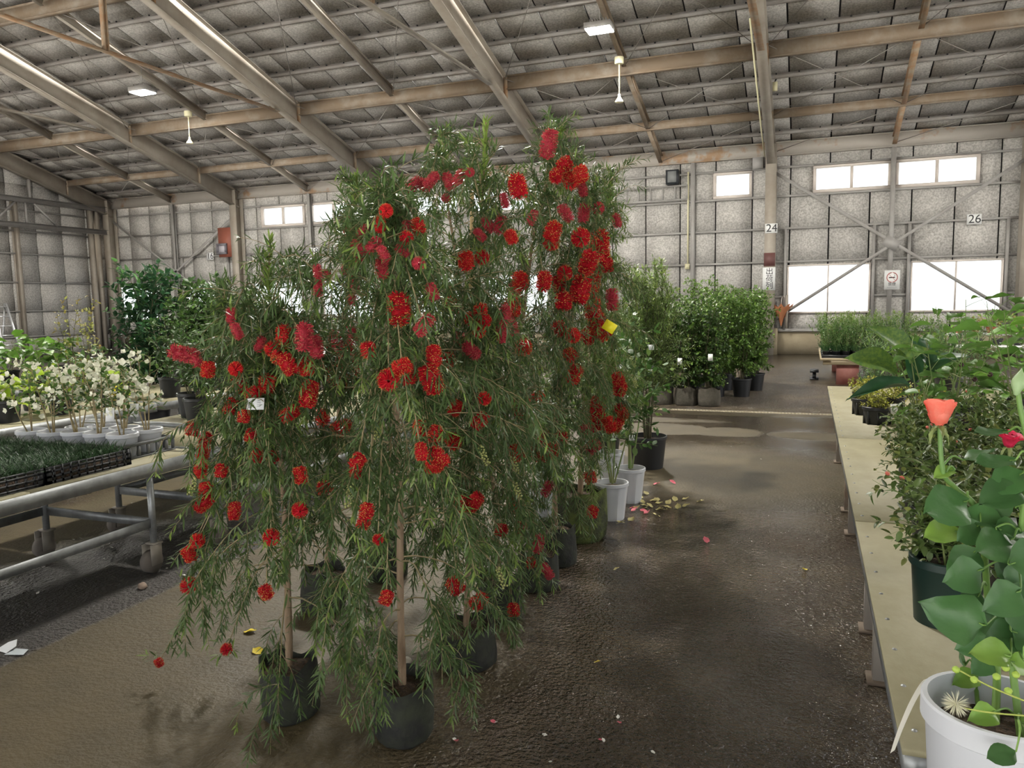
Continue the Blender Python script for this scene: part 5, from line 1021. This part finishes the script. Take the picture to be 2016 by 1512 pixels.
# feathery plants on the floor between table and shelf
for i, (x, y) in enumerate([(1.72, 12.5), (1.70, 12.85), (1.40, 13.2)]):
    shrub((x, y, 0), ['pale feathery grass in a black pot beside the white shelf', 'second pale feathery grass before the white shelf', 'pale feathery grass touching the panel table'][i], 720+i, .62, .3, 14, 7, .2, .014, (.07, .006), 1.0, .3, .2, (.35, .33, .22), (.55, .5, .4), name='feathery_grass', group='feathery grasses', pot=('pot', .12, .1, .2, blackpl), r0=.003, f0=.1)
# plants on low blocks between the plank table and the panel table
for i, (x, y, c) in enumerate([(.75, 9.2, 0), (1.2, 9.4, 1), (.7, 10.0, 0), (1.25, 8.9, 1), (1.1, 10.4, 1), (1.7, 9.6, 0), (.85, 7.6, 1), (1.2, 7.9, 0)]):
    shrub((x, y, .55 if y < 8.38 else 0), ['strappy grey green plant beyond the plank table end', 'tall leafy perennial beyond the plank table', 'grey green perennial second beyond the table', 'leafy perennial beside the strappy plant', 'leafy perennial before the panel table', 'grey green perennial at the inner side', 'leafy perennial on the far end of the long plank table', 'grey green perennial on the inner end of the long plank table'][i], 740+i, (.78 if y > 8.38 else .35)+.05*(i % 3), .34, 9, 9, .2, .02, (.09, .012) if c == 0 else (.06, .026), .9, .3, .2 if y > 8.38 else .15, (.12, .21, .085) if c == 0 else MG, LGN, name='potted_perennial', group='perennials past the plank tables', pot=('pot', .12, .1, .22 if y > 8.38 else .17, blackpl), r0=.004, f0=.1)
# ---------------------------------------------------------------- things lying on the floor
pet = bigleaf(41, .1, .3, .5); PET = [pet.copy() for _ in range(4)]
for m_, (nm, c) in zip(PET, [('cream_petal', (.62, .55, .25)), ('yellow_petal', (.70, .55, .04)), ('pink_petal', (.60, .12, .16)), ('white_petal', (.75, .74, .68))]): m_.materials.append(M(nm, c, .6))
rng = np.random.default_rng(12)
def petal(x, y, k, L, label, group, name='fallen_petal'):
    p = atZ(x, y, 0); a = rng.uniform(0, 6.28); o = put(name, PET[k], None, None, (p[0], p[1], .004), (rng.uniform(-.2, .2), rng.uniform(-.2, .2), a), (L*.75, L, L)); tag(o, label, 'petal', group); return o
for (x, y) in [(1266,981),(1270,991),(1280,985),(1290,992),(1297,987),(1303,998),(1277,997),(1312,994),(1330,988),(1343,985),(1342,998),(1322,1001),(1335,1003),(1265,1000),(1285,1000),(1290,1004),(1308,1004),(1230,1030),(1238,1027),(1213,1032),(1247,1003),(1372,988),(1300,1018),(1275,975)]: petal(x, y, 0, .058, 'cream rose petal fallen beside the white pots', 'cream petals by the white pots')
for (x, y) in [(1243,1008),(1268,1013),(1274,1008),(1240,1000),(1393,1070),(1285,955),(1330,953)]: petal(x, y, 2, .055, 'pink rose petal fallen on the aisle near the white pots', 'pink petals in the aisle')
petal(1583, 1120, 1, .04, 'bright yellow petal on the wet floor near the plank table', None); petal(1170, 1305, 1, .03, 'small pale yellow petal on the floor beside the front bags', None); petal(1207, 1123, 0, .035, 'pale petal on the floor beside the mossy bag', None)
petal(480, 1245, 1, .06, 'yellow fallen leaf on the dry floor left of the front bag', None, 'fallen_leaf')['category'] = 'leaf'; petal(514, 1288, 1, .06, 'yellow fallen leaf with a stalk beside the front bag', None, 'fallen_leaf')['category'] = 'leaf'
for (x, y) in [(972,1425),(1070,1450),(1085,1500),(1290,1485),(1217,1417),(898,1459),(1190,1463),(1075,1446),(1385,875),(1440,880),(1500,905)]: petal(x, y, 3, .016, 'tiny white petal scattered on the wet floor', 'tiny white petals')
for (x, y) in [(147,1064),(162,1061),(223,1080),(201,1102),(356,1101),(330,1119),(365,1134),(260,991),(220,1009),(72,1171)]: petal(x, y, 3, .02, 'tiny white petal under the rolling bench', 'white petals under the bench')
for (x, y) in [(976,1425),(1218,1422),(1190,1460),(897,1458)]: petal(x, y, 2, .022, 'red petal scrap on the floor in front of the bags', 'red petal scraps')
def stone(x, y, r, label, col, seed):
    p = atZ(x, y, 0); rg_ = np.random.default_rng(seed); m = MB().lathe([(r*.3, 0), (r*.9, r*.12), (r, r*.5), (r*.75, r*.95), (r*.25, r*1.15), (.0005, r*1.18)], 10, wob=lambda k, a, R, Z: (R*(1+.18*np.sin(2*a+seed)+.1*rg_.normal(size=10)), Z*(1+.06*rg_.normal(size=10))))
    tag(put('stone', m.mesh('stone', True), M('stone_%d' % seed, col, .8, col2=tuple(c*.6 for c in col), scale=30), None, (p[0], p[1], 0)), label, 'stone')
stone(281, 1158, .026, 'pinkish stone on the floor beside the bench castor', (.34, .25, .19), 3); stone(800, 1312, .03, 'pale round stone behind the foremost bag', (.36, .33, .27), 4); stone(640, 1232, .04, 'flat grey stone between the two front bags', (.30, .28, .24), 5)
p = atZ(20, 1278, 0); t = empty('torn_paper', (p[0], p[1], 0), label='torn white paper on the dark floor under the bench', cat='paper')
V = [(-.05, -.03, .002), (.03, -.04, .004), (.04, .0, .02), (.0, .035, .03), (-.05, .03, .012)]; put('sheet', mesh_np('sheet', np.array(V), [np.array([(0, 1, 2), (0, 2, 3), (0, 3, 4)])]), M('litter_paper', (.7, .72, .74), .6), t)
put('printed_flap', mesh_np('flap', np.array([(.03, -.05, .002), (.12, -.03, .006), (.10, .01, .010), (.03, .005, .006)]), [np.array([(0, 1, 2, 3)])]), M('flap_paper', (.5, .55, .58), .6), t)
